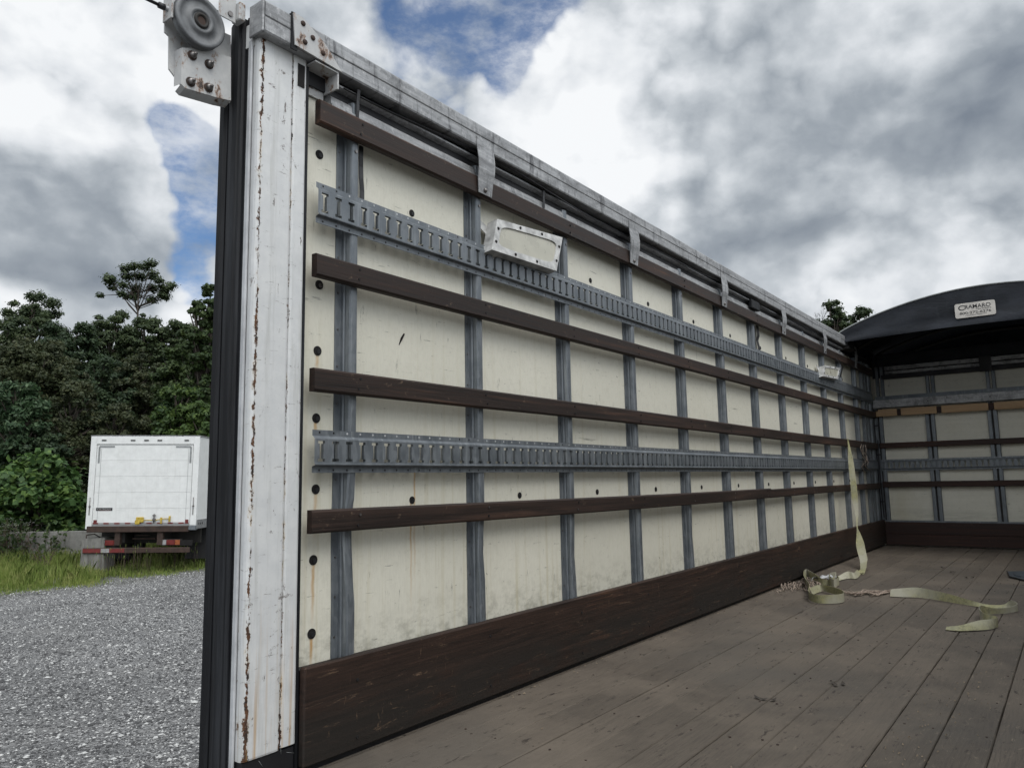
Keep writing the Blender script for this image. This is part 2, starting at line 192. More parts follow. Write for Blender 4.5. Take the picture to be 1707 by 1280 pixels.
def f_post(T,g,o):
    X,Yy,Z=T.sep(g)
    n=T.noise(g,14,8,.7); c=T.mix(T.rng(n,.35,.7),(.60,.605,.60),(.50,.51,.515))
    gr=T.noise(T.map(g,(30,30,1.6)),1,6,.7); c=T.mix(T.rng(gr,.52,.66,0,.5),c,(.36,.36,.34))
    # rust follows the two folded edges of the sheet and collects at the foot
    w1=T.math('MULTIPLY',T.math('SUBTRACT',T.noise(g,30,6,.75),.5),.02)
    e1=T.rng(T.math('ABSOLUTE',T.math('SUBTRACT',T.math('ADD',X,w1),1.206)),.0,.016,1.,0.)
    e2=T.rng(T.math('ABSOLUTE',T.math('SUBTRACT',X,1.3095)),.0,.010,.85,0.)
    e3=T.rng(X,1.349,1.362,0.,.55)
    e=T.math('MAXIMUM',T.math('MAXIMUM',e1,e2),e3)
    foot=T.rng(Z,.5,.05,0.,.07); tp=T.rng(Z,1.85,2.05,0.,.04)
    patch=T.noise(T.map(g,(1,1,.5)),13,8,.78); fine=T.noise(T.map(g,(1,1,.5)),85,6,.75)
    val=T.math('ADD',T.math('ADD',T.math('MULTIPLY',e,.215),T.math('MULTIPLY',patch,.46)),T.math('ADD',T.math('MULTIPLY',fine,.46),T.math('ADD',foot,tp)))
    chip=T.rng(val,.640,.652,0.,1.,True)
    halo=T.rng(val,.575,.65,0.,.6,True)
    lite=T.math('MULTIPLY',halo,T.rng(T.noise(g,5,3,.6),.45,.65)); c=T.mix(lite,c,(.50,.36,.17))
    # scratches and small dark chips
    for sc,th in (((3,3,1),.655),((1,1,6),.65),((1,1,1),.66)):
        s=T.noise(T.map(g,sc,(2.2,.3,.7)),13,8,.78,.4); c=T.mix(T.rng(s,th-.04,th,0,.9),c,(.10,.08,.07))
    rc=T.mix(T.rng(T.noise(g,60,4,.7),.4,.65),(.018,.012,.010),(.13,.055,.022))
    c=T.mix(chip,c,rc)
    drip=T.math('MULTIPLY',T.rng(T.noise(T.map(g,(75,75,1.5)),1,4,.7),.52,.66),T.rng(Z,.55,.1,0,.7)); c=T.mix(drip,c,(.40,.24,.09))
    return dict(col=c,rough=T.rng(chip,0,1,.38,.9),bump=T.math('SUBTRACT',T.math('MULTIPLY',n,.1),chip),bstr=.6,bdist=.0018)
def f_wood(dark,mid,lite,wear=.5,axis='x',nz=1.):
    def f(T,g,o):
        sc=(1.2,24,34) if axis=='x' else (24,1.2,34)
        n=T.noise(T.map(g,sc),1,8,.7,.4); b=T.noise(T.map(g,(.9,.9,5)),1.3,5,.6)
        c=T.mix(T.rng(n,.32,.7),dark,mid); c=T.mix(T.math('MULTIPLY',T.rng(n,.5,.8),T.rng(b,.45,.65,0,.8)),c,lite)
        f1=T.noise(T.map(g,(sc[0]*4,sc[1]*4,sc[2]*6)),1,4,.7); c=T.mix(T.rng(f1,.5,.75,0,.45),c,dark)
        s=T.noise(T.map(g,(7,7,9),(1,2,3)),3,9,.8,.3); c=T.mix(T.rng(s,.60,.68,0,wear),c,(.20,.14,.095))
        return dict(col=c,rough=T.rng(n,.3,.7,.5,.72),bump=T.math('ADD',n,f1),bstr=.5,bdist=.0015,spec=.35)
    return f
def f_kick(T,g,o):
    X,Yy,Z=T.sep(g)
    n=T.noise(T.map(g,(1.6,20,62)),1,9,.8,.9); b=T.noise(T.map(g,(1.1,1.1,6)),1,6,.6)
    c=T.mix(T.rng(n,.35,.7),(.008,.0055,.0045),(.046,.024,.016)); c=T.mix(T.math('MULTIPLY',T.rng(n,.52,.8),T.rng(b,.48,.66,0,.9)),c,(.18,.085,.042))
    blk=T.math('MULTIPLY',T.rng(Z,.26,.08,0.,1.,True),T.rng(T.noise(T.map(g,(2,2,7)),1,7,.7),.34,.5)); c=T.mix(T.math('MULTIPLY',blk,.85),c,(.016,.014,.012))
    for rv,th in (((9,9,2),.65),((1.5,1.5,14),.63),((6,6,6),.67)):
        s=T.noise(T.map(g,rv,(5,2,1)),4.,9,.8,.6); c=T.mix(T.rng(s,th-.03,th+.02,0,.6),c,(.17,.11,.07))
    return dict(col=c,rough=T.rng(n,.3,.7,.55,.8),bump=T.math('ADD',n,T.noise(g,60,5,.7)),bstr=.6,bdist=.0015,spec=.3)
def f_floor(T,g,o):
    X,Yy,Z=T.sep(g)
    brd=T.math('FLOOR',T.math('DIVIDE',T.math('ADD',Yy,10.),.135)); wn=T.n('ShaderNodeTexWhiteNoise',dict(noise_dimensions='1D'),W=brd).outputs['Value']
    off=T.n('ShaderNodeCombineXYZ',None,i0=T.math('MULTIPLY',wn,37.),i1=T.math('MULTIPLY',wn,11.),i2=0.).outputs[0]
    gv=T.n('ShaderNodeVectorMath',dict(operation='ADD'),i0=g,i1=off).outputs[0]
    n=T.noise(T.map(gv,(1.6,55,1)),1,9,.72,.3); f2=T.noise(T.map(gv,(9,190,1)),1,5,.7)
    tone=T.mix(wn,(.098,.081,.064),(.132,.109,.086)); c=T.mix(T.rng(n,.3,.72),T.mix(.4,tone,(.055,.047,.04)),tone)
    c=T.mix(T.rng(f2,.48,.64,0,.6),c,(.055,.046,.04))
    d=T.noise(T.map(g,(1,1,1)),1.6,8,.68,.4); c=T.mix(T.rng(d,.45,.62,0,.65),c,(.15,.124,.098)); c=T.mix(T.rng(T.noise(g,.9,5,.6),.5,.68,0,.5),c,(.075,.069,.061))
    dk=T.noise(T.map(g,(9,30,1)),1,7,.78,.3); c=T.mix(T.rng(dk,.58,.64,0,.85),c,(.028,.022,.019))
    lt=T.noise(T.map(g,(14,40,1),(3,1,0)),1,8,.8,.5); c=T.mix(T.math('MULTIPLY',T.rng(lt,.58,.66,0,.8),T.rng(Yy,-.7,-1.5,.15,1.)),c,(.22,.18,.135))
    return dict(col=c,rough=T.rng(d,.3,.7,.62,.85),bump=T.math('ADD',n,T.math('ADD',f2,T.math('MULTIPLY',dk,-1.5))),bstr=.55,bdist=.002,spec=.25)
def f_rubber(T,g,o):
    n=T.noise(T.map(g,(30,30,1.2)),1,6,.7); c=T.mix(T.rng(n,.48,.66),(.004,.0045,.006),(.022,.024,.028))
    return dict(col=c,rough=.65,spec=.3,bump=n,bstr=.3)
def f_tarp(T,g,o):
    n=T.noise(T.map(g,(2,2,4)),2,7,.65,.6); c=T.mix(T.rng(n,.4,.62),(.008,.010,.014),(.016,.019,.026))
    s=T.noise(T.map(g,(8,8,2)),2,8,.75); c=T.mix(T.rng(s,.58,.68,0,.4),c,(.03,.032,.037))
    return dict(col=c,spec=.3,rough=.6,bump=T.noise(T.map(g,(1,2,5)),1.6,4,.6,.8),bstr=.5,bdist=.012)
def f_gravel(T,g,o):
    v=T.n('ShaderNodeTexVoronoi',None,Vector=g,Scale=62.,Randomness=1.)
    v2=T.n('ShaderNodeTexVoronoi',None,Vector=g,Scale=120.)
    k=T.sep(v.outputs['Color'])[0]; k2=T.sep(v2.outputs['Color'])[1]
    c=T.mix(k,(.055,.055,.056),(.36,.36,.36)); c=T.mix(T.rng(k,.86,.94),c,(.62,.62,.61)); c=T.mix(.3,c,T.mix(k2,(.03,.03,.03),(.36,.36,.36)))
    b=T.noise(g,.45,6,.65); c=T.mix(T.rng(b,.45,.6,0,.5),c,(.085,.085,.085))
    du=T.noise(g,.8,5,.6); c=T.mix(T.rng(du,.52,.66,0,.4),c,(.28,.275,.265))
    X,Yy,Z=T.sep(g)
    gm=T.math('MULTIPLY',T.rng(Yy,12.9,14.6,0,.75,True),T.rng(T.noise(g,2.2,6,.7),.35,.6)); c=T.mix(gm,c,(.065,.075,.028))
    h=T.math('ADD',T.math('MULTIPLY',v.outputs['Distance'],-1.),T.math('ADD',T.math('MULTIPLY',k,.6),T.math('MULTIPLY',v2.outputs['Distance'],-.35)))
    return dict(col=c,rough=.8,bump=h,bstr=1.,bdist=.02,spec=.4)
def f_leaf(a,b,c3,tr=.35):
    def f(T,g,o):
        n=T.noise(g,.9,4,.6); m=T.n('ShaderNodeTexVoronoi',None,Vector=g,Scale=7.).outputs['Color']; k=T.sep(m)[0]
        c=T.mix(T.rng(n,.35,.65),a,b); c=T.mix(T.rng(k,.55,1.,0,.8),c,c3)
        d=T.n('ShaderNodeBsdfPrincipled',None,Base_Color=c,Roughness=.55); d.inputs['Specular IOR Level'].default_value=.3
        t=T.n('ShaderNodeBsdfTranslucent',None,Color=c)
        return T.n('ShaderNodeMixShader',None,i0=tr,i1=d.outputs[0],i2=t.outputs[0]).outputs[0]
    return f
def f_conc(T,g,o):
    n=T.noise(g,5,8,.7); c=T.mix(T.rng(n,.3,.7),(.12,.118,.11),(.22,.215,.20)); s=T.noise(T.map(g,(8,8,1)),1,6,.7); c=T.mix(T.rng(s,.47,.62,0,.75),c,(.085,.083,.075))
    return dict(col=c,rough=.85,bump=T.noise(g,40,6,.7),bstr=.4)
def f_white(T,g,o):
    n=T.noise(g,6,7,.7); c=T.mix(T.rng(n,.35,.7),(.70,.71,.70),(.60,.61,.60)); s=T.noise(T.map(g,(14,14,.8)),1,6,.7); c=T.mix(T.rng(s,.55,.68,0,.22),c,(.45,.44,.41))
    return dict(col=c,rough=.42,bump=T.noise(g,120,3,.5),bstr=.1)
def f_strap(T,g,o):
    n=T.noise(g,9,7,.7); c=T.mix(T.rng(n,.35,.7),(.30,.285,.135),(.27,.26,.17)); c=T.mix(T.rng(T.noise(g,60,6,.75),.47,.62,0,.6),c,(.11,.105,.065))
    c=T.mix(T.rng(T.noise(g,3,3,.5),.45,.6,0,.8),c,(.38,.365,.30))
    return dict(col=c,rough=.8,bump=T.noise(T.map(g,(1,1,1)),320,2,.5),bstr=.4)
def f_rustwhite(T,g,o):
    n=T.noise(g,16,7,.7); c=T.mix(T.rng(n,.35,.7),(.46,.46,.45),(.34,.345,.35)); r=T.noise(T.map(g,(1,1,.6)),22,8,.75); c=T.mix(T.rng(r,.54,.6,0,.9),c,(.20,.11,.06)); c=T.mix(T.rng(r,.60,.63),c,(.04,.025,.018))
    return dict(col=c,rough=.55,bump=r,bstr=.3)
for nm,fn in dict(
 cream_panel=f_panel, galvanised_steel=f_galv, aluminium=f_alum, post_paint=f_post,
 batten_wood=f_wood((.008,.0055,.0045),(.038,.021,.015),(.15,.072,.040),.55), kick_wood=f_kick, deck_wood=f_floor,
 front_wood=f_wood((.012,.006,.005),(.045,.019,.013),(.09,.04,.026),.4,'y'), pine=f_wood((.30,.19,.10),(.46,.31,.18),(.52,.38,.24),.2,'y'),
 rubber=f_rubber, tarp=f_tarp, gravel=f_gravel, concrete=f_conc, white_paint=f_white, strap_webbing=f_strap, rusty_white=f_rustwhite,
 black=m_plain((.006,.006,.008),.6), dark_hole=m_plain((.004,.003,.003),.9), black_wire=m_plain((.012,.012,.014),.45), steel_bolt=m_plain((.16,.15,.145),.35,.8,.5,60),
 pulley_grey=m_plain((.13,.135,.14),.6,.25,.5,18), cloudy_lens=m_plain((.36,.35,.29),.3,0,.15,9), lamp_frame=m_plain((.42,.42,.41),.5,.1,.45,22),
 grey_tape=m_plain((.23,.24,.24),.5), stone_dark=m_plain((.055,.055,.057),.85,0,.3,5), stone_mid=m_plain((.19,.19,.19),.85,0,.3,5), stone_pale=m_plain((.42,.42,.41),.8,0,.3,5), slate_steel=m_plain((.05,.06,.072),.5,.3,.4), dark_steel=m_plain((.02,.018,.016),.7,.2,.4), rusty_steel=m_plain((.040,.024,.018),.8,.1,.5,10), red_lens=m_plain((.12,.012,.01),.3), amber_lens=m_plain((.25,.07,.02),.3),
 yellow_paint=m_plain((.42,.30,.04),.45,0,.4,30), tyre_rubber=m_plain((.013,.013,.014),.75), rim_steel=m_plain((.25,.25,.25),.5,.4), red_tape=m_plain((.13,.016,.015),.5), white_tape=m_plain((.27,.27,.27),.4),
 sign_white=m_plain((.50,.47,.43),.4,0,.2,20), ink=m_plain((.012,.012,.013),.5), sealant=m_plain((.40,.41,.42),.5), bark=m_plain((.045,.036,.028),.9,0,.5,8), hemp=m_plain((.34,.27,.22),.9,0,.4,60), chips=m_plain((.20,.155,.105),.9,0,.6,70),
 soil=m_plain((.035,.045,.02),.95,0,.4,2), dry_stalk=m_plain((.06,.04,.03),.9), petal=m_plain((.62,.62,.58),.6),
 leaf_dark=f_leaf((.030,.048,.024),(.056,.082,.036),(.095,.125,.048)), leaf_mid=f_leaf((.028,.050,.020),(.058,.090,.030),(.09,.125,.038)), leaf_blue=f_leaf((.026,.046,.024),(.048,.078,.038),(.075,.11,.046)),
 leaf_brown=f_leaf((.034,.048,.023),(.062,.076,.034),(.095,.10,.045)), leaf_fresh=f_leaf((.03,.06,.02),(.062,.105,.026),(.13,.19,.045)), leaf_fern=f_leaf((.026,.055,.026),(.050,.092,.040),(.13,.19,.10)), leaf_bush=f_leaf((.026,.062,.020),(.070,.135,.035),(.17,.26,.065)),
 grass_blade=f_leaf((.12,.18,.04),(.23,.29,.07),(.36,.37,.14),.4)).items(): material(nm,fn)
# ------------------------------------------------------------------ mesh helper
class MB:
    def __init__(s): s.v=[];s.f=[];s.m=[];s.mats=[];s.smooth=[]
    def mi(s,mat):
        if mat not in s.mats: s.mats.append(mat)
        return s.mats.index(mat)
    def add(s,vs,fs,mat,smooth=False):
        o=len(s.v); s.v+= [tuple(v) for v in vs]; k=s.mi(mat)
        for f in fs: s.f.append([i+o for i in f]); s.m.append(k); s.smooth.append(smooth)
        return s
    def box(s,a,b,mat,bev=0.):
        (x0,y0,z0),(x1,y1,z1)=[tuple(map(f,zip(a,b))) for f in (min,max)]
        if bev<=0:
            vs=[(x,y,z) for x in(x0,x1) for y in(y0,y1) for z in(z0,z1)]
            return s.add(vs,[(0,1,3,2),(4,6,7,5),(0,4,5,1),(2,3,7,6),(0,2,6,4),(1,5,7,3)],mat)
        b_=min(bev,(x1-x0)/2.01,(y1-y0)/2.01,(z1-z0)/2.01); vs=[];idx={}
        for i,x in enumerate((x0,x1)):
            for j,y in enumerate((y0,y1)):
                for k,z in enumerate((z0,z1)):
                    sx,sy,sz=(1-2*i)*b_,(1-2*j)*b_,(1-2*k)*b_
                    for a_,p in enumerate(((x,y+sy,z+sz),(x+sx,y,z+sz),(x+sx,y+sy,z))): idx[i,j,k,a_]=len(vs); vs.append(p)
        fs=[]
        for i in(0,1): fs.append([idx[i,0,0,0],idx[i,1,0,0],idx[i,1,1,0],idx[i,0,1,0]]);fs.append([idx[0,i,0,1],idx[1,i,0,1],idx[1,i,1,1],idx[0,i,1,1]]);fs.append([idx[0,0,i,2],idx[1,0,i,2],idx[1,1,i,2],idx[0,1,i,2]])
        for i in(0,1):
            for j in(0,1):
                fs.append([idx[i,j,0,0],idx[i,j,1,0],idx[i,j,1,1],idx[i,j,0,1]]);fs.append([idx[i,0,j,0],idx[i,1,j,0],idx[i,1,j,2],idx[i,0,j,2]]);fs.append([idx[0,i,j,1],idx[1,i,j,1],idx[1,i,j,2],idx[0,i,j,2]])
                for k in(0,1): fs.append([idx[i,j,k,0],idx[i,j,k,1],idx[i,j,k,2]])
        return s.add(vs,fs,mat)
    def prism(s,poly,d0,d1,axis,mat):       # polygon in the plane across `axis`, extruded from d0 to d1
        n=len(poly); mk={'x':lambda p,d:(d,p[0],p[1]),'y':lambda p,d:(p[0],d,p[1]),'z':lambda p,d:(p[0],p[1],d)}[axis]
        vs=[mk(p,d0) for p in poly]+[mk(p,d1) for p in poly]
        return s.add(vs,[tuple(range(n))[::-1],tuple(range(n,2*n))]+[(i,(i+1)%n,n+(i+1)%n,n+i) for i in range(n)],mat)
    def tube(s,pts,r,mat,seg=8,caps=True):
        pts=[Vector(p) for p in pts]; rs=r if isinstance(r,(list,tuple)) else [r]*len(pts); vs=[];n=len(pts)
        for i,p in enumerate(pts):
            d=(pts[min(i+1,n-1)]-pts[max(i-1,0)]).normalized(); a=d.orthogonal().normalized() if i==0 else (pa-d*pa.dot(d)).normalized(); pa=a; b=d.cross(a)
            for k in range(seg): t=2*math.pi*k/seg; vs.append(p+(a*math.cos(t)+b*math.sin(t))*rs[i])
        fs=[(i*seg+k,i*seg+(k+1)%seg,(i+1)*seg+(k+1)%seg,(i+1)*seg+k) for i in range(n-1) for k in range(seg)]
        if caps: fs+=[tuple(range(seg))[::-1],tuple((n-1)*seg+k for k in range(seg))]
        return s.add(vs,fs,mat,True)
    def disc(s,c,r,axis,t,mat,seg=16): # short cylinder centred at c
        d={'x':Vector((1,0,0)),'y':Vector((0,1,0)),'z':Vector((0,0,1))}[axis]; c=Vector(c); s.tube([c-d*t/2,c+d*t/2],r,mat,seg); 
        for i in range(len(s.smooth)-2-seg,len(s.smooth)): s.smooth[i]=False
        return s
    def lathe(s,c,prof,axis,mat,seg=32):   # prof: (offset along axis, radius)
        c=Vector(c); vs=[];ax={'x':0,'y':1,'z':2}[axis]; u,v=[(1,2),(0,2),(0,1)][ax]
        for o,r in prof:
            for k in range(seg):
                t=2*math.pi*k/seg; q=list(c); q[ax]+=o; q[u]+=r*math.cos(t); q[v]+=r*math.sin(t); vs.append(q)
        n=len(prof); return s.add(vs,[(i*seg+k,i*seg+(k+1)%seg,(i+1)*seg+(k+1)%seg,(i+1)*seg+k) for i in range(n-1) for k in range(seg)],mat,True)
    def strip(s,pairs,mat,th=.0,smooth=True):
        vs=[p for pr in pairs for p in pr]; return s.add(vs,[(2*i,2*i+1,2*i+3,2*i+2) for i in range(len(pairs)-1)],mat,smooth)
    def build(s,name,parent=None,origin=None):
        me=bpy.data.meshes.new(name); v=np.array(s.v,dtype=float); o=Vector(origin) if origin is not None else None
        if o is not None: v=v-np.array(o)
        me.from_pydata(v.tolist(),[],s.f)
        for m in s.mats: me.materials.append(MATS[m])
        me.polygons.foreach_set('material_index',s.m); me.polygons.foreach_set('use_smooth',s.smooth); me.update()
        ob=bpy.data.objects.new(name,me); C.objects.link(ob)
        if parent is not None: ob.parent=parent
        if o is not None: ob.location=o
        return ob
def empty(name,loc,rz=0.): 
    o=bpy.data.objects.new(name,None); C.objects.link(o); o.location=loc; o.rotation_euler=(0,0,rz); o.empty_display_size=.2; return o
def tag(o,label,cat,group=None):
    o['label']=label; o['category']=cat
    if group: o['group']=group
    return o
def kind(o,k): o['kind']=k; return o
def text_into(mb,txt,loc,xdir,ydir,height,mat,width=None,depth=.0012,extr=None):
    cu=bpy.data.curves.new('t','FONT'); cu.body=txt; cu.size=1.; cu.offset=.012; ob=bpy.data.objects.new('t',cu); C.objects.link(ob)
    bpy.context.view_layer.update(); me=bpy.data.meshes.new_from_object(ob.evaluated_get(bpy.context.evaluated_depsgraph_get()))
    vs=np.array([v.co[:] for v in me.vertices]); fs=[tuple(p.vertices) for p in me.polygons]
    bpy.data.objects.remove(ob); bpy.data.curves.remove(cu); bpy.data.meshes.remove(me)
    mn=vs.min(0);mx=vs.max(0); sy=height/(mx[1]-mn[1]); sx=sy if width is None else width/(mx[0]-mn[0])
    X=Vector(xdir);Y=Vector(ydir);L=Vector(loc)
    mb.add([L+X*((v[0]-mn[0])*sx)+Y*((v[1]-mn[1])*sy) for v in vs],fs,mat)
# ================================================================== GROUND
GZ=-1.1
m=MB(); m.add([(-400,-400,GZ),(400,-400,GZ),(400,400,GZ),(-400,400,GZ)],[(0,1,2,3)],'gravel'); kind(m.build('ground'),'structure')
# rising wooded bank behind the yard
m=MB(); nx,ny=60,14; A=Vector((8.7,17.5)); u=Vector((.62,-.785)); v_=Vector((.785,.62)); vs=[]
for j in range(ny):
    for i in range(nx):
        d=j/(ny-1)*70+2.5; q=A+u*((i/(nx-1)-.5)*160)+v_*d; h=max(0,(d-6))*.16+math.sin(i*.9+j)*.25*min(1,j/3); vs.append((q.x,q.y,GZ-.05+h*min(1,j/2.)))
m.add(vs,[(j*nx+i,j*nx+i+1,(j+1)*nx+i+1,(j+1)*nx+i) for j in range(ny-1) for i in range(nx-1)],'soil',True); kind(m.build('hillside'),'structure')
# ================================================================== TRAILER
TR=empty('trailer',(1.2,-1.25,GZ)); TRI=Matrix.Translation((-1.2,1.25,-GZ))
tag(TR,'open sided cargo trailer with cream lined wall, dark wood battens and plank deck','trailer')
def part(mb,name,parent=TR,label=None):
    # parts are authored in world metres; the parent's offset is removed so that they stay put
    o=mb.build(name,None,origin=np.array(mb.v).mean(0))
    o.parent=parent; off=Vector((0,0,0)); p=parent
    while p is not None: off+=p.location; p=p.parent
    o.location=o.location-off
    if label: o['label']=label
    return o
XB=9.18; SP=.6235; PY=.04
# deck: separate boards with worn, slightly uneven edges
m=MB(); bw=.135; y=-2.46; k=0
yb=-10+bw*math.ceil((10-2.46)/bw)-bw
while yb<.03:
    y0=max(yb,-2.46)+.0009; y1=min(yb+bw,.035)-.0009
    if y1-y0>.01:
        xs=[1.17]+sorted(random.uniform(2,8.8) for _ in range(1))+[9.5]
        for a,b in zip(xs[:-1],xs[1:]):
            dz=random.uniform(-.0018,.0014); n=24; vs=[];fs=[]
            for i in range(n+1):
                x=a+.0015+(b-a-.003)*i/n; e=random.uniform(0,.0016)**1.0*(random.random()<.6)
                vs+=[(x,y0+e,-.04),(x,y0+e,dz-.003),(x,y0+.003,dz),(x,y1-.003,dz),(x,y1-e,dz-.003),(x,y1-e,-.04)]
            for i in range(n):
                for q in range(5): fs.append((i*6+q,(i+1)*6+q,(i+1)*6+q+1,i*6+q+1))
            fs.append((0,1,2,3,4,5)); m.add(vs,fs,'deck_wood')
    yb+=bw
# screw heads in pairs over the cross members
for i in range(20):
    x=1.5+i*.406
    for j in range(18):
        yc=-2.46+j*bw+.08
        for q in (-.04,.04): 
            if random.random()<.6: m.disc((x+random.uniform(-.02,.02),yc+q+random.uniform(-.008,.008),.0004),random.uniform(.003,.0048),'z',.0016,'rusty_steel',7)
part(m,'deck')
m=MB(); m.box((1.17,-2.5,-.12),(9.55,.1,-.045),'black'); part(m,'deck_underlay')
# splintered chips in the deck
m=MB()
for _ in range(170):
    t=random.random()
    if t<.45: x=random.gauss(2.6,.55); y=-1.33-.06*(x-2.6)+random.gauss(0,.05)
    elif t<.6: x=random.uniform(2,8.5); y=random.uniform(-1.6,-.02)
    else: x=random.uniform(2.2,8.8); y=-.03-abs(random.gauss(0,.02))
    a=random.uniform(-.6,.6); l=random.uniform(.004,.012); wd=random.uniform(.001,.0025); d=Vector((math.cos(a),math.sin(a),random.uniform(-.1,.25))); e=Vector((-d.y,d.x,0))*wd; p=Vector((x,y,.003))
    m.add([p-e,p+e,p+d*l+e*.4,p+d*l-e*.4,p+d*l*.5+Vector((0,0,.0035))],[(0,1,4),(1,2,4),(2,3,4),(3,0,4)],'chips')
o=kind(m.build('wood_splinters'),'stuff'); tag(o,'pale wood splinters and dust scattered over the plank deck','debris')
# left wall lining
m=MB(); m.box((1.366,PY,.0),(9.7,.075,2.05),'cream_panel')
def plug(x,z,big=.0145):
    m.disc((x,PY-.0005,z),big,'y',.003,'dark_hole',18); m.disc((x+.003,PY-.002,z-.002),big*.5,'y',.004,'steel_bolt' if abs(z-1.378)<.01 else 'black',8)
for x,z in ((1.442,1.791),(1.449,1.378),(1.446,1.174),(1.445,.971),(1.447,.762),(1.442,.559),(1.44,.353)): plug(x,z)
for i in range(12):
    xc=1.85+i*.613
    if i not in(1,9): plug(xc,1.722+random.uniform(-.006,.006),.0125)
    plug(xc,.718,.0125)
# the long puncture scar in the first bay
m.tube([(1.812,PY-.001,1.279),(1.800,PY-.001,1.262),(1.788,PY-.001,1.238)],[.003,.0042,.0012],'dark_hole',6)
# small pencil and scuff ticks
for _ in range(46):
    x=random.uniform(1.65,8); z=random.uniform(.32,1.6); a=random.uniform(-2,2); l=random.uniform(.004,.022); m.tube([(x,PY,z),(x+l*math.cos(a)*.6,PY,z+l*math.sin(a))],[.0011,.0006],'dark_hole',4)
part(m,'wall_lining')
m=MB(); m.box((1.301,.0755,-.12),(9.7,.149,2.05),'white_paint'); part(m,'outer_skin')
m=MB(); m.box((1.3585,-.002,-.02),(1.3655,.05,2.03),'rubber'); m.box((1.3405,.012,-.05),(1.3583,.05,2.0),'black'); part(m,'gap_seal')
# wall studs: rolled hat sections
def stud(i):
    x=1.509+i*SP; m=MB(); z0,z1=.27,1.99
    prof=[(0,PY-.0005),(0,PY-.003),(.024,PY-.003),(.025,PY-.012),(.028,PY-.016),(.027,PY-.022),(.030,.006),(.033,.001),(.040,0),(.050,0),(.057,.001),(.060,.006),(.063,PY-.003),(.086,PY-.003),(.086,PY-.0005)]
    if i in (0,1): # the two nearest are dented low down by loads
        zs=[z0,.42,.52,.60,.66,.73,.82,1.0,z1]; dv=[0,0,.006,.011,.012,.003,0,0,0] if i==0 else [0,.001,.006,.004,0,0,0,0,0]
    elif i in(2,4): zs=[z0,.36,.45,.56,.7,z1]; dv=[0,.002,.006,.003,0,0]
    else: zs=[z0,z1]; dv=[0,0]
    n=len(prof); vs=[(x+px-(d if k>5 else d*.3),py+(d*.7 if 5<k<12 else 0),z) for z,d in zip(zs,dv) for k,(px,py) in enumerate(prof)]
    m.add(vs,[(a*n+k,a*n+k+1,(a+1)*n+k+1,(a+1)*n+k) for a in range(len(zs)-1) for k in range(n-1)],'galvanised_steel')
    if i<5:
        for z in np.arange(.33,1.95,.115): m.disc((x+.011,PY-.004,z),.0033,'y',.003,'steel_bolt',8)
        for z in (1.60,1.83): m.disc((x+.047,-.001,z),.006,'y',.004,'steel_bolt',10)
    part(m,'wall_stud')
for i in range(13): stud(i)
# the close-set studs of the front corner
m=MB()
for x in (8.72,8.86,9.08): m.box((x,.002,.27),(x+.05,PY-.001,1.99),'galvanised_steel',.004)
part(m,'corner_stud')
# battens
def batten(x0,x1,z0,z1,yf=-.023,yb=-.0005,slopez=0.,mat='batten_wood',screws=True):
    m=MB(); n=max(2,int((x1-x0)/.3)); r=.006; prof=[(yb,z0),(yf+r,z0),(yf,z0+r),(yf,z1-r),(yf+r,z1),(yb,z1)]; vs=[]; k=len(prof)
    ph=random.uniform(0,6)
    for i in range(n+1):
        x=x0+(x1-x0)*i/n; dz=slopez*i/n+math.sin(x*1.1+ph)*.0025; dy=math.sin(x*.9+ph)*.0015-.0015
        for (y,z) in prof: vs.append((x,y+(dy if y<-.01 else 0),z+dz))
    fs=[(a*k+j,(a+1)*k+j,(a+1)*k+(j+1)%k,a*k+(j+1)%k) for a in range(n) for j in range(k)]+[tuple(range(k)),tuple(n*k+j for j in range(k))]
    m.add(vs,fs,mat)
    if screws:
        for i in range(13):
            x=1.509+i*SP+.048
            if x0<x<x1:
                for q in (.27,.73): m.disc((x+random.uniform(-.006,.006),yf-.0025,z0+(z1-z0)*q+slopez*(x-x0)/(x1-x0)),.0042,'y',.003,'steel_bolt' if random.random()<.5 and z0<.9 else 'dark_hole',8)
    return part(m,'batten')
batten(1.392,9.15,1.860,1.935); batten(1.388,9.15,1.386,1.454,slopez=.006); batten(1.386,9.15,1.044,1.112); 
batten(1.386,5.38,.636,.702,slopez=-.012); batten(5.385,9.15,.622,.682,yf=-.021)
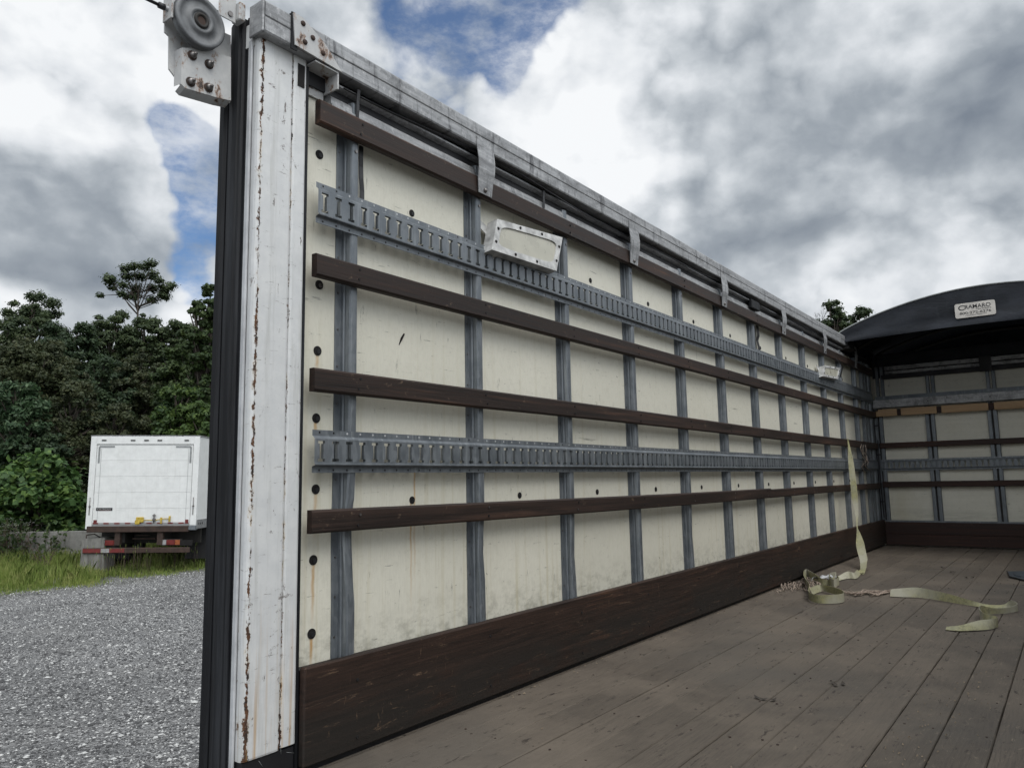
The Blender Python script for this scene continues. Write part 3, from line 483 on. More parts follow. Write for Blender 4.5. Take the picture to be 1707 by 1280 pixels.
# e-track: pressed steel rail with a real row of I-shaped slots
def etrack(x0,x1,z0,z1,P=None,flip=False):
    P=P or (lambda x,y,z:(x,y,z)); m=MB(); L=z1-z0; za,zb=z0+.020,z1-.020; yf=-.0135; pitch=.05196; n=int((x1-x0)/pitch)
    mt='galvanised_steel'
    def q(a,b,c,d): m.add([P(*a),P(*b),P(*c),P(*d)],[(0,1,2,3)],mt)
    h=(zb-za)-.030; s0=za+.012; s1=s0+h+.006; sw=.0070; ww=.0128; wh=.0085
    for i in range(n):
        a=x0+i*pitch; b=a+pitch; c=(a+b)/2
        zlist=[(za+.007,s0,None),(s0,s0+wh,ww),(s0+wh,s1-wh,sw),(s1-wh,s1,ww),(s1,zb-.006,None)]
        for u0,u1,wd in zlist:
            if wd is None: q((a,yf,u0),(b,yf,u0),(b,yf,u1),(a,yf,u1)); continue
            q((a,yf,u0),(c-wd,yf,u0),(c-wd,yf,u1),(a,yf,u1)); q((c+wd,yf,u0),(b,yf,u0),(b,yf,u1),(c+wd,yf,u1))
            for sx in(-1,1): q((c+sx*wd,yf,u0),(c+sx*wd,yf+.011,u0),(c+sx*wd,yf+.011,u1),(c+sx*wd,yf,u1))
        for zz,w0 in ((s0,ww),(s1,ww)): q((c-w0,yf,zz),(c+w0,yf,zz),(c+w0,yf+.011,zz),(c-w0,yf+.011,zz))
        for zz in (z0+.0075,z1-.0075):
            p=P(c,-.0018,zz); m.add([P(c+.0034*math.cos(t*math.pi/4),-.0034,zz+.0034*math.sin(t*math.pi/4)) for t in range(8)],[tuple(range(8))],'dark_hole' if (zz<z1-.05 or (i+1)%12 in(1,2)) else 'sealant')
    e=x0+n*pitch
    # flanges, shoulders and the rolled bead under the slots
    prof=[(0,z0),(-.003,z0),(-.003,za-.004),(-.0055,za-.001),(-.017,za+.002),(-.0175,za+.005),(yf,za+.007)]
    for A,B in zip(prof[:-1],prof[1:]): q((x0,A[0],A[1]),(e,A[0],A[1]),(e,B[0],B[1]),(x0,B[0],B[1]))
    prof=[(yf,zb-.006),(-.006,zb+.002),(-.003,zb+.003),(-.003,z1),(0,z1)]
    for A,B in zip(prof[:-1],prof[1:]): q((x0,A[0],A[1]),(e,A[0],A[1]),(e,B[0],B[1]),(x0,B[0],B[1]))
    return m
part(etrack(1.398,9.12,1.553,1.679),'track_rail'); part(etrack(1.398,9.12,.809,.933),'track_rail')
# kick board, two planks and a dark gap over the deck
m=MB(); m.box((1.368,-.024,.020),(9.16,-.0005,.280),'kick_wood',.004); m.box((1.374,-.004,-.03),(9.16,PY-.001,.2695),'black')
for i in range(13):
    x=1.557+i*SP
    for z in(.06,.22): m.disc((x,-.0255,z+random.uniform(-.01,.01)),.0045,'y',.003,'dark_hole',8)
part(m,'kick_board')
# top rail
m=MB(); m.prism([(-.031,2.047),(-.034,2.052),(-.034,2.090),(-.031,2.094),(-.034,2.098),(-.034,2.136),(-.028,2.144),(.03,2.144),(.03,2.09),(.02,2.09),(.02,2.047)],1.186,7.96,'x','aluminium')
m.box((1.178,-.0345,2.045),(1.1855,.032,2.143),'aluminium',.003); m.box((1.19,.0305,2.03),(7.96,.104,2.10),'white_paint'); m.box((1.272,-.0385,2.035),(1.293,-.0345,2.150),'rubber'); m.box((1.274,-.0385,2.1445),(1.29,.03,2.149),'rubber')
part(m,'top_rail')
# channel rail below
m=MB(); m.prism([(PY-.001,2.028),(.004,2.028),(-.002,2.025),(-.002,2.019),(.004,2.016),(.028,2.012),(.030,1.992),(.010,1.982),(.004,1.974),(.002,1.955),(-.003,1.950),(-.003,1.943),(PY-.001,1.940)],1.455,7.96,'x','aluminium'); part(m,'channel_rail')
m=MB(); m.box((1.3663,.022,1.992),(9.4,PY-.001,2.046),'black'); m.box((1.37,.03,2.0465),(9.4,.098,2.088),'black'); part(m,'rail_filler')
# bent straps from the rail down to the top batten
def hanger(x):
    m=MB(); w0,w1=.105,.085; pts=[(-.0365,2.085,w0),(-.0375,2.05,w0),(-.044,2.0,w0*.98),(-.043,1.96,.10),(-.035,1.92,.095),(-.031,1.868,w1)]
    vs=[]; 
    for y,z,wd in pts: vs+=[(x-wd/2+.006*(2.08-z)*4,y,z),(x+wd/2,y,z),(x+wd/2,y+.003,z),(x-wd/2+.006*(2.08-z)*4,y+.003,z)]
    n=len(pts); fs=[(a*4+k,(a+1)*4+k,(a+1)*4+(k+1)%4,a*4+(k+1)%4) for a in range(n-1) for k in range(4)]+[(0,1,2,3),tuple((n-1)*4+k for k in range(4))]
    m.add(vs,fs,'aluminium'); h=part(m,'hanger_strap'); m=MB(); m.lathe((x,-.034,1.884),[(.002,.0),(.002,.010),(-.004,.008),(-.007,.004),(-.0075,0)],'y','steel_bolt',12); part(m,'bolt',h)
for x in (2.178,3.403,4.652,5.898,7.1,8.3): hanger(x)
# loose harness wire drooping in the gap with cable ties
m=MB(); pts=[]
for i in range(150):
    x=1.50+i*.05; pts.append((x,-.008-.006*math.sin(x*3.1),2.036-.012*abs(math.sin(x*1.25+.4))-.008*math.sin(x*4.7)))
m.tube(pts,.0028,'black_wire',6); m.tube([(p[0],p[1]-.004,p[2]-.004-.006*math.sin(p[0]*2.3)) for p in pts[::2]],.002,'black_wire',6); part(m,'harness_wire')
def ribbonmesh(pts,wd,mat,name,par=TR):
    m=MB(); vs=[]
    for x,y,z in pts: vs+=[(x-wd/2,y,z),(x+wd/2,y,z),(x+wd/2,y+.0025,z),(x-wd/2,y+.0025,z)]
    n=len(pts); m.add(vs,[(a*4+k,(a+1)*4+k,(a+1)*4+(k+1)%4,a*4+(k+1)%4) for a in range(n-1) for k in range(4)]+[(0,1,2,3),tuple((n-1)*4+k for k in range(4))],mat); return part(m,name,par)
ribbonmesh([(1.556,-.012,2.036),(1.556,-.0075,2.0),(1.556,-.0075,1.965),(1.557,-.004,1.94)],.012,'black_wire','tie_strap')
ribbonmesh([(1.597,.02,1.87),(1.594,.018,1.83),(1.6,.024,1.80),(1.598,.02,1.76),(1.606,.024,1.72),(1.604,.022,1.66)],.017,'black_wire','tie_strap')
ribbonmesh([(2.62,-.012,2.036),(2.62,-.0075,2.0),(2.622,-.0065,1.962),(2.62,-.004,1.94)],.014,'black_wire','tie_strap')
ribbonmesh([(5.43,.02,1.87),(5.44,.018,1.80),(5.425,.024,1.76),(5.45,.02,1.70),(5.43,.022,1.67)],.045,'black_wire','tie_strap')
ribbonmesh([(7.35,-.05,1.87),(7.50,-.055,1.83),(7.62,-.055,1.80),(7.58,-.05,1.75),(7.52,-.05,1.69)],.05,'black_wire','tie_strap')
m=MB(); m.box((5.2,-.03,1.955),(5.36,.0,2.02),'rubber',.006); part(m,'junction_block')
# lamps hanging crooked over the upper rail
def lamp(q):
    TL,TRr,BR,BL=[Vector(p) for p in q]; nrm=(TRr-TL).cross(BL-TL).normalized(); 
    if nrm.y>0: nrm=-nrm
    dp=-nrm*.05; m=MB()
    def L(u,v,o=0.): return TL.lerp(TRr,u).lerp(BL.lerp(BR,u),v)+nrm*o
    fu,fv=.07,.17
    outer=[L(0,0),L(1,0),L(1,1),L(0,1)]
    ring=[];n=24
    for i in range(n):
        t=2*math.pi*i/n; c=math.cos(t);s=math.sin(t); e=.35; ring.append(L(.5+(.5-fu)*math.copysign(abs(c)**e,c),.5+(.5-fv)*math.copysign(abs(s)**e,s)))
    # frame face: fan of quads between inner ring and outer rectangle
    outp=[]
    for i in range(n):
        t=2*math.pi*i/n; c=math.cos(t);s=math.sin(t); k=1/max(abs(c),abs(s)); outp.append(L(.5+.5*c*k,.5+.5*s*k))
    bk=[p+dp for p in outp]; inn=[p-nrm*.006 for p in ring]
    m.add(outp+ring+bk+inn,[(i,(i+1)%n,n+(i+1)%n,n+i) for i in range(n)]+[(i,(i+1)%n,2*n+(i+1)%n,2*n+i) for i in range(n)]+[(n+i,n+(i+1)%n,3*n+(i+1)%n,3*n+i) for i in range(n)]+[tuple(2*n+i for i in range(n))],'lamp_frame')
    for u,v in ((.33,.08),(.66,.08),(.035,.3),(.035,.72),(.965,.3),(.965,.72),(.33,.92),(.66,.92)):
        p=L(u,v,.001); m.lathe(p,[(0,.0065),(-.003,.005),(-.0035,0)],'y','dark_hole',8)
    a=L(0,.1)+dp; m.add([a,L(0,.35)+dp,a+Vector((-.07,.0,-.005)),a+Vector((-.07,.0,.025)),a+Vector((0,.003,0)),L(0,.35)+dp+Vector((0,.003,0)),a+Vector((-.07,.003,-.005)),a+Vector((-.07,.003,.025))],[(0,1,2,3),(4,5,6,7),(0,1,5,4),(1,2,6,5),(2,3,7,6),(3,0,4,7)],'lamp_frame')
    o=part(m,'lamp_housing'); m=MB(); m.add([p+nrm*.0005 for p in inn],[tuple(range(n))],'cloudy_lens'); part(m,'lens',o)
lamp(LAMP1); lamp(LAMP2)
# ---- rear corner post
m=MB()
zs=[.03+i*(2.05-.03)/40 for i in range(41)]
def prof(z): 
    j=.0012*math.sin(z*37)+.0008*math.sin(z*91)
    return [(1.196,.030),(1.1945,.013+j),(1.197,.005+j),(1.204,.0005),(1.302,0),(1.3075,.0015),(1.3085,.005),(1.3105,.005),(1.3115,.001),(1.318,-.001+j*.3),(1.352,-.001+j*.3),(1.3575,.001),(1.358,.012)]
vs=[];n=13
for z in zs:
    for x,y in prof(z):
        zz=z
        if z==zs[0]: zz=.085-(1.0 if x<1.309 else .95)*0*(x)   # cut-off foot
        vs.append((x,y,max(zz,.085 if x>1.309 else .078)))
m.add(vs,[(a*n+k,a*n+k+1,(a+1)*n+k+1,(a+1)*n+k) for a in range(40) for k in range(n-1)],'post_paint',False)
m.box((1.325,-.0035,1.955),(1.349,.0,2.025),'dark_hole'); 
post=part(m,'corner_post')
m=MB(); m.box((1.188,.0305,.06),(1.1955,.047,2.047),'sealant',.002); m.box((1.2,.0305,.0),(1.3,.149,2.047),'white_paint'); part(m,'post_flange')
m=MB(); m.box((1.199,.004,-.16),(1.356,.10,.0775),'black'); 
for _ in range(24):
    x=random.uniform(1.2,1.35); z=random.uniform(-.1,.07); m.tube([(x,.003,z),(x+random.uniform(-.03,.03),.003,z+random.uniform(-.02,.02))],.0005,'grey_tape',4)
part(m,'post_foot')
# rubber door seal: vertical extrusion with lips
m=MB()
def ext(poly,z0,z1,mat='rubber'): m.prism(poly,z0,z1,'z',mat)
ext([(1.180,.166),(1.174,.158),(1.176,.142),(1.184,.134),(1.196,.134),(1.196,.166)],-.2,2.070)
ext([(1.190,.1335),(1.183,.127),(1.178,.114),(1.176,.099),(1.180,.083),(1.189,.075),(1.198,.075),(1.198,.1335)],-.2,2.118)
ext([(1.186,.0745),(1.182,.071),(1.182,.066),(1.188,.062),(1.1985,.062),(1.1985,.0745)],-.2,2.122)
ext([(1.194,.0615),(1.191,.055),(1.194,.0475),(1.1995,.0475),(1.1995,.0615)],-.2,2.124)
part(m,'door_seal')
m=MB(); m.box((1.155,.045,2.10),(1.176,.085,2.155),'rusty_white',.003); m.box((1.10,.06,2.09),(1.1545,.064,2.17),'rusty_white',.002); m.disc((1.135,.058,2.11),.008,'y',.004,'steel_bolt',8); part(m,'cable_guide')
# pulley bracket
m=MB(); m.prism([tuple(p) for p in PLATE_BACK],.115,.120,'y','rusty_white'); m.box((PLATE_BACK[0][0]-.004,.07,2.02),(PLATE_BACK[0][0]+.002,.1145,2.12),'rusty_white',.001)
m.prism([tuple(p) for p in PLATE_FRONT],.085,.092,'y','rusty_white'); f0,f7=PLATE_FRONT[0],PLATE_FRONT[7]; m.add([(f0[0],.085,f0[1]),(f7[0],.085,f7[1]),(f7[0]-.004,.1145,f7[1]),(f0[0]-.004,.1145,f0[1])],[(0,1,2,3)],'rusty_white')
pts=PLATE_FRONT[4:]; 
for a,b in zip(pts[:-1],pts[1:]): m.add([(a[0],.0855,a[1]),(b[0],.0855,b[1]),(b[0],.1145,b[1]-.012),(a[0],.1145,a[1]-.012)],[(0,1,2,3)],'rusty_white')
pb=part(m,'pulley_bracket')
c=PULLEY_C; m=MB(); R=.073
m.lathe((c[0],.055,c[2]),[(.0,.0),(0,.012)],'y','rusty_steel'); m.lathe((c[0],.055,c[2]),[(0,.012),(-.004,.014),(-.004,.020),(.001,.022)],'y','dark_steel'); m.lathe((c[0],.055,c[2]),[(.001,.022),(.003,.025),(-.002,.026),(-.002,.035),(.004,.038),(.006,.058),(.001,.061),(.000,.069),(.003,R),(.008,R),(.014,.064),(.020,R),(.026,R),(.028,.03),(.028,0)],'y','pulley_grey',48); m.disc((c[0],.1,c[2]),.012,'y',.03,'steel_bolt')
part(m,'pulley_wheel',pb)
for x,z in PLATE_BOLTS:
    m=MB(); m.lathe((x,.0845,z),[(0,.013),(-.002,.0135),(-.003,.0125),(-.0031,.009)],'y','rusty_steel',16); m.lathe((x,.0815,z),[(0,.0095),(-.008,.0095),(-.010,.007),(-.010,.0052),(-.017,.0048),(-.018,0)],'y','steel_bolt',6); part(m,'bolt',pb)
m=MB(); a,b,c2=[Vector(p) for p in CABLE]; d=(b-a).normalized(); m.tube([a-d*1.2,b-d*.01],.0045,'black_wire'); m.tube([b-d*.012,b+d*.004],.0085,'black_wire'); m.tube([b+d*.004,c2+d*.02],.0075,'aluminium'); a,b=[Vector(p) for p in CABLE2]; m.tube([a,b+(b-a)*.25],.003,'black_wire'); part(m,'pull_cable')
# gusset
m=MB(); m.prism([tuple(p) for p in GUSSET],-.0425,-.0365,'y','rusty_white'); m.box((1.362,-.036,2.036),(1.452,.03,2.0405),'rusty_white'); m.box((1.447,-.036,1.985),(1.452,.03,2.0355),'rusty_white'); m.box((1.37,.030,1.965),(1.4465,.036,2.0355),'rusty_white')
gp=part(m,'gusset_plate')
for x,z in GBOLTS: m=MB(); m.lathe((x,-.043,z),[(0,.0085),(-.003,.0075),(-.005,.004),(-.005,0)],'y','rusty_steel',12); part(m,'bolt',gp)
m=MB(); m.lathe((1.40,.029,2.0),[(0,.012),(-.003,.012),(-.006,.006),(-.006,0)],'y','steel_bolt',12); part(m,'bolt',gp)
# ---- front bulkhead
m=MB(); m.box((9.22,-2.46,.0),(9.25,.0,1.6),'cream_panel'); m.box((9.46,-2.46,1.55),(9.49,.02,1.87),'cream_panel'); part(m,'front_lining'); m=MB(); m.box((9.44,-2.5,1.871),(9.5,.09,2.14),'tarp'); m.box((9.42,-2.46,1.995),(9.4395,-.02,2.14),'tarp',.01); part(m,'rolled_tarp')
for yc in (-.035,-.545,-1.115,-1.685,-2.255):
    m=MB(); 
    for q in(-.026,.026): m.box((9.181,yc+q-.019,.27),(9.2195,yc+q+.019,1.5),'galvanised_steel',.004)
    m.box((9.2,yc-.01,.27),(9.219,yc+.01,1.5),'dark_steel'); part(m,'front_stud')
    m=MB()
    for q in(-.026,.026): m.box((9.42,yc+q-.017,1.62),(9.4595,yc+q+.017,2.0),'galvanised_steel',.004)
    part(m,'front_stud')
def fb(y0,y1,z0,z1,x0,x1,mat,name,bev=.004,label=None): m=MB(); m.box((x0,y0,z0),(x1,y1,z1),mat,bev); return part(m,name,TR,label)
fb(-2.46,-.03,1.058,1.116,9.158,9.1805,'front_wood','front_batten'); fb(-2.46,-.03,.632,.692,9.158,9.1805,'front_wood','front_batten'); fb(-2.46,-.06,1.412,1.484,9.16,9.1805,'front_wood','front_batten')
for a,b in ((-.02,-.235),(-.275,-.62),(-.665,-1.09),(-1.14,-1.53),(-1.58,-1.98),(-2.03,-2.4)):
    fb(b,a,1.408,1.486,9.134,9.1595,'pine','spacer_board',.003)
m=MB(); m.box((9.157,-2.46,.012),(9.1795,-.025,.13),'front_wood',.003); m.box((9.156,-2.46,.1315),(9.1795,-.025,.258),'front_wood',.003); m.box((9.165,-2.46,.2585),(9.1795,-.03,.275),'galvanised_steel'); part(m,'front_kick_board')
m=MB(); m.box((9.135,-2.46,1.503),(9.178,.0,1.592),'aluminium',.003); m.box((9.178,-2.46,1.575),(9.46,.02,1.6),'galvanised_steel'); m.box((9.40,-2.46,1.6005),(9.4595,.02,1.655),'galvanised_steel'); 
for yc in (-.545,-1.115,-1.685): m.disc((9.134,yc,1.548),.006,'x',.003,'dark_hole',8)
part(m,'front_rail')
m=MB(); m.box((9.385,-2.46,1.90),(9.41,-.1,1.935),'aluminium',.003); m.box((9.375,-2.46,1.945),(9.41,-.1,1.99),'aluminium',.003); m.box((9.40,-2.46,1.85),(9.45,-.06,1.896),'black'); m.box((9.36,-1.14,1.84),(9.40,-1.03,2.0),'black'); part(m,'front_rail')
def conv(x,y,z): return (9.18+y,-.03-(x-0),z)
part(etrack(0.,2.4,.809,.933,conv),'track_rail')
m=MB(); m.box((9.12,-.0,.27),(9.165,.035,1.6),'black'); m.tube([(9.12,-.028,.3),(9.118,-.02,.9),(9.12,-.026,1.15)],.006,'black_wire',6)  # solid black strip paints in the shade of the corner slit, wire beside it
for z in(.47,.98,1.3,1.47): m.box((9.10,-.05,z),(9.13,-.01,z+.015),'black')
m.box((9.11,-.045,.28),(9.15,-.0255,1.5),'sealant') if False else None
part(m,'corner_dark_slit')
# ---- tarpaulin hood over the front of the trailer
def arch(t,r=.29): # t 0..1 across
    return (.035-2.53*t, 2.165+r*math.sin(math.pi*min(1,max(0,t)))**.8)
m=MB(); N=60; X0,X1=7.9,10.4
vs=[];nxx=14
for j in range(nxx+1):
    x=X0+(X1-X0)*j/nxx; sag=.03*math.sin(math.pi*((j*.5)%1))
    for i in range(N+1):
        y,z=arch(i/N); vs.append((x,y,z-sag*math.sin(math.pi*i/N)))
m.add(vs,[(j*(N+1)+i,j*(N+1)+i+1,(j+1)*(N+1)+i+1,(j+1)*(N+1)+i) for j in range(nxx) for i in range(N)],'tarp',True)
# front valance hanging from the first bow, its hem nearly straight
vs=[];K=9
def hemz(t): return 2.073+.030*math.sin(math.pi*min(1.,t*1.25 if t<.4 else (.5 if t<.6 else (1-t)*1.25)))
for j in range(K+1):
    for i in range(N+1):
        t=i/N; y,z=arch(t); zz=z+(hemz(t)-z)*j/K
        vs.append((X0-.006-.010*math.sin(j*.9+i*.21)*(j/K)-.012*(j>=K-1),y,zz))
m.add(vs,[(j*(N+1)+i,j*(N+1)+i+1,(j+1)*(N+1)+i+1,(j+1)*(N+1)+i) for j in range(K) for i in range(N)],'tarp',True)
# back and side skirts
vs=[];
for i in range(N+1): y,z=arch(i/N); vs+=[(X1,y,z),(X1,y,1.3)]
m.add(vs,[(2*i,2*i+1,2*i+3,2*i+2) for i in range(N)],'tarp')
m.box((9.72,.108,1.3),(X1,.112,2.17),'tarp'); m.box((9.3,-2.53,1.3),(X1,-2.525,2.17),'tarp'); m.box((X0+.07,.032,2.052),(9.72,.113,2.172),'tarp'); m.box((X0,-2.53,2.06),(9.3,-2.524,2.17),'tarp')
can=part(m,'tarp_hood')
m=MB(); m.tube([(X0-.008,)+arch(i/N) for i in range(N+1)],.007,'grey_tape',6); part(m,'hem_cord',can)
m=MB(); m.tube([(X0+.03,arch(i/N)[0],arch(i/N)[1]-.03) for i in range(N+1)],.018,'dark_steel',8); part(m,'bow',can)
for xb in (8.7,9.5,10.2): m=MB(); m.tube([(xb,arch(i/30)[0],arch(i/30)[1]-.05) for i in range(31)],.018,'dark_steel',8); part(m,'bow',can)
m=MB(); m.box((X0+.02,-.06,2.02),(X0+.30,.028,2.045),'dark_steel'); m.box((X0+.0,-.05,2.0465),(X0+.3,.02,2.13),'black'); part(m,'slide_carriage',can)
# badge on the valance
sx=X0-.024; y0,y1,z0,z1=-.997,-1.312,2.172,2.306
m=MB(); poly=[];rr=.016
for cx,cz,a0 in ((y0-rr,z0+rr,-90),(y0-rr,z1-rr,0),(y1+rr,z1-rr,90),(y1+rr,z0+rr,180)):
    for k in range(5): a=math.radians(a0+k*22.5); poly.append((cx+rr*math.cos(a),cz+rr*math.sin(a)))
m.prism(poly,sx-.003,sx+.002,'x','sign_white')
tx=sx-.0042; XD=(0,-1,0); YD=(0,0,1)
text_into(m,'C',(tx,y0-.028,z0+.070),XD,YD,.047,'ink',.050); text_into(m,'RAMARO',(tx,y0-.080,z0+.078),XD,YD,.037,'ink',.200)
text_into(m,'Tarp Systems',(tx,y0-.165,z0+.061),XD,YD,.013,'ink',.118); text_into(m,'800-272-6276',(tx,y0-.035,z0+.030),XD,YD,.023,'ink',.245); text_into(m,'www.cramarotarps.com',(tx,y0-.075,z0+.013),XD,YD,.010,'ink',.17)
part(m,'badge',can)
# the opposite side of the body (out of view, it shades the deck)
m=MB(); m.box((1.3,-2.56,0),(9.5,-2.50,2.05),'cream_panel'); part(m,'side_wall')
m=MB(); m.box((1.186,-2.57,2.047),(7.96,-2.45,2.144),'aluminium',.003); part(m,'top_rail')
m=MB(); m.box((1.2,-2.60,.08),(1.358,-2.46,2.046),'white_paint',.003); part(m,'corner_post')
m=MB(); m.box((1.368,-2.475,.02),(9.15,-2.461,.28),'kick_wood'); part(m,'kick_board')
for zz in (.64,1.05,1.39,1.86): m=MB(); m.box((1.39,-2.479,zz),(9.14,-2.4615,zz+.07),'batten_wood',.004); part(m,'batten')
for i in range(13): m=MB(); m.box((1.52+i*SP,-2.4995,.27),(1.58+i*SP,-2.4805,2.0),'galvanised_steel',.004); part(m,'wall_stud')
# ---- running gear (seen only from the side)
m=MB(); m.box((1.25,-.62,-.42),(10.2,-.52,-.125),'dark_steel'); m.box((1.25,-1.95,-.42),(10.2,-1.85,-.125),'dark_steel'); m.box((1.18,-2.5,-.24),(1.25,.09,-.125),'dark_steel'); part(m,'chassis')
def wheel(root,x,y,z,r,wd,axis='y'):
    m=MB(); m.lathe((x,y,z),[(-wd/2,r*.58),(-wd/2,r*.93),(-wd*.4,r),(wd*.4,r),(wd/2,r*.93),(wd/2,r*.58)],axis,'tyre_rubber',36); w_=m
    return w_
for xw in (2.6,3.75):
    for yw in (-.12,-2.33):
        m=MB(); m.lathe((xw,yw,GZ+.48),[(-.1,.1),(-.04,.12),(-.07,.27),(-.11,.285),(.11,.285),(.07,.27),(.04,.12),(.1,.1)],'y','rim_steel',32); w0=part(m,'wheel'); part(wheel(None,xw,yw,GZ+.48,.48,.24),'tyre',w0)
# ================================================================== THINGS ON THE DECK
def ribbon3(pairs,name,mat='strap_webbing',th=.0016):
    m=MB(); P=[(Vector(a),Vector(b)) for a,b in pairs]
    # densify with Catmull-Rom
    Q=[]
    n=len(P)
    for i in range(n-1):
        for s in range(8):
            t=s/8; r=[]
            for e in(0,1):
                p0,p1,p2,p3=P[max(i-1,0)][e],P[i][e],P[i+1][e],P[min(i+2,n-1)][e]
                r.append(.5*((2*p1)+(-p0+p2)*t+(2*p0-5*p1+4*p2-p3)*t*t+(-p0+3*p1-3*p2+p3)*t**3))
            Q.append(r)
    Q.append([P[-1][0],P[-1][1]])
    vs=[];n=len(Q)
    for i,(a,b) in enumerate(Q):
        tn=((Q[min(i+1,n-1)][0]+Q[min(i+1,n-1)][1])-(Q[max(i-1,0)][0]+Q[max(i-1,0)][1])); nr=tn.cross(b-a); nr=nr.normalized()*th/2 if nr.length>1e-9 else Vector((0,th/2,0)); c=(a+b)/2+nr*1.2
        vs+=[a+nr,b+nr,b-nr,a-nr]
    fs=[(i*4+k,(i+1)*4+k,(i+1)*4+(k+1)%4,i*4+(k+1)%4) for i in range(n-1) for k in range(4)]+[tuple(range(4)),tuple((n-1)*4+k for k in range(4))]
    m.add([(v.x,v.y,max(v.z,.0035)) for v in vs],fs,mat,False); return m
def standing(tab,z0=.004): return [((x,y,z0+.001),(x+lx,y+ly,z0+h)) for x,y,h,lx,ly in tab]
hp=[(a,b) for a,b in STRAP_HANG]
x0,y0_,z0_=hp[0][0]
hp=[((x0-.004,-.001,1.1155),(x0+.045,-.001,1.1155)),((x0-.004,-.029,1.116),(x0+.045,-.029,1.116))]+[((x0-.002,-.031,1.09),(x0+.042,-.031,1.09))]+hp[1:]+[((6.47,-.36,.012),(6.50,-.31,.012))]
m=ribbon3(hp+standing(STRAP_COIL),'s')
o=m.build('cargo_strap',None,origin=(7.7,-.03,1.1)); tag(o,'dirty yellow webbing strap hung from the batten near the corner down to a coil','strap')
m=ribbon3(standing(STRAP_FLOOR),'s'); o=m.build('cargo_strap',None,origin=(5.3,-1.0,0)); tag(o,'dirty yellow webbing strap lying twisted on the open deck, its end folded back','strap')
m=MB()
for k in range(26):
    pts=[]; 
    for i,(x,y) in enumerate(ROPE): pts.append((x+random.gauss(0,.016+.035*(i%3==1)),y+random.gauss(0,.008),.006+abs(random.gauss(0,.010))))
    a=random.randint(0,3); pts=pts[a:a+random.randint(3,6)]
    if len(pts)>2: m.tube(pts,[.0028]*(len(pts)-1)+[.0012],'hemp',5)
o=m.build('frayed_rope',None,origin=(5.4,-.6,0)); tag(o,'frayed pinkish rope trailing between the coiled strap and the flat strap','rope')
m=MB()
for k in range(110):
    x,y=random.choice(SCRAP); a=random.uniform(0,6.3); l=random.uniform(.03,.10); x+=random.gauss(0,.15); y=min(-.035,y-.06+random.gauss(0,.05)); z=abs(random.gauss(0,.008))+.004
    m.tube([(x,y,z*.4+.004),(x+l*.5*math.cos(a),y+l*.25*math.sin(a),z+.01),(x+l*math.cos(a+.5),min(-.03,y+l*.5*math.sin(a+.5)),.005)],.0022,random.choice(['hemp','hemp','hemp']),4)
o=m.build('frayed_rope',None,origin=(5.5,-.1,0)); kind(o,'stuff'); tag(o,'heap of shredded rope against the kick board beside the coiled strap','rope')
m=MB(); vs=[]
for a in range(7):
    for b in range(4): vs.append((5.78+a*.035+.01*b,-.14-b*.02-.01*a+.008*math.sin(a*2),.008+.03*abs(math.sin(a*1.3+b*.9))+(.012 if b in(1,2) else 0)))
m.add(vs,[(a*4+b,a*4+b+1,(a+1)*4+b+1,(a+1)*4+b) for a in range(6) for b in range(3)],'sealant',True)
o=m.build('rag',None,origin=(5.85,-.17,0)); tag(o,'small crumpled pale rag lying inside the coil of the hanging strap','rag')
m=MB()
for k in range(14):
    x=8.35+random.uniform(-.09,.12); z=1.08; pts=[(x,-.03,z)]
    for q in range(5): z-=random.uniform(.03,.07); pts.append((x+random.gauss(0,.05),-.035+random.gauss(0,.008),z))
    m.tube(pts,.003,random.choice(['hemp','dark_steel','dark_steel']),5)
o=m.build('rope_tuft',None,origin=(8.35,-.03,1.1)); tag(o,'dark tangled rope tuft hanging from the batten right beside the yellow strap','rope')
m=MB(); dpp=DARKPLATE; m.prism([tuple(p) for p in dpp],.003,.009,'z','slate_steel'); cx=sum(p[0] for p in dpp)/4; cy=sum(p[1] for p in dpp)/4; m.prism([(cx+(p[0]-cx)*.4,cy+(p[1]-cy)*.4) for p in dpp],.0092,.013,'z','slate_steel')
m.tube([(dpp[0][0],dpp[0][1],.011),(dpp[3][0],dpp[3][1],.011),(dpp[2][0],dpp[2][1],.011)],.004,'dark_steel',6)
o=m.build('metal_plate',None,origin=(cx,cy,0)); tag(o,'dark steel plate lying flat on the deck near the right edge of view','plate')
m=MB()
for (x,y) in ((3.05,-.98),(2.75,-.78),(6.9,-.9),(7.2,-.75),(6.6,-1.05)):
    for q in range(3): a=random.uniform(0,6); p=Vector((x+random.gauss(0,.03),y+random.gauss(0,.03),.004)); d=Vector((math.cos(a),math.sin(a),.2))*.022; e=Vector((-d.y,d.x,0))*.4; m.add([p-e,p+d,p+e,p-d*.7+Vector((0,0,.01))],[(0,1,2),(0,2,3)],'bark')
o=kind(m.build('dry_leaves'),'stuff'); tag(o,'few curled dead leaves and bark bits lying on the deck','debris')
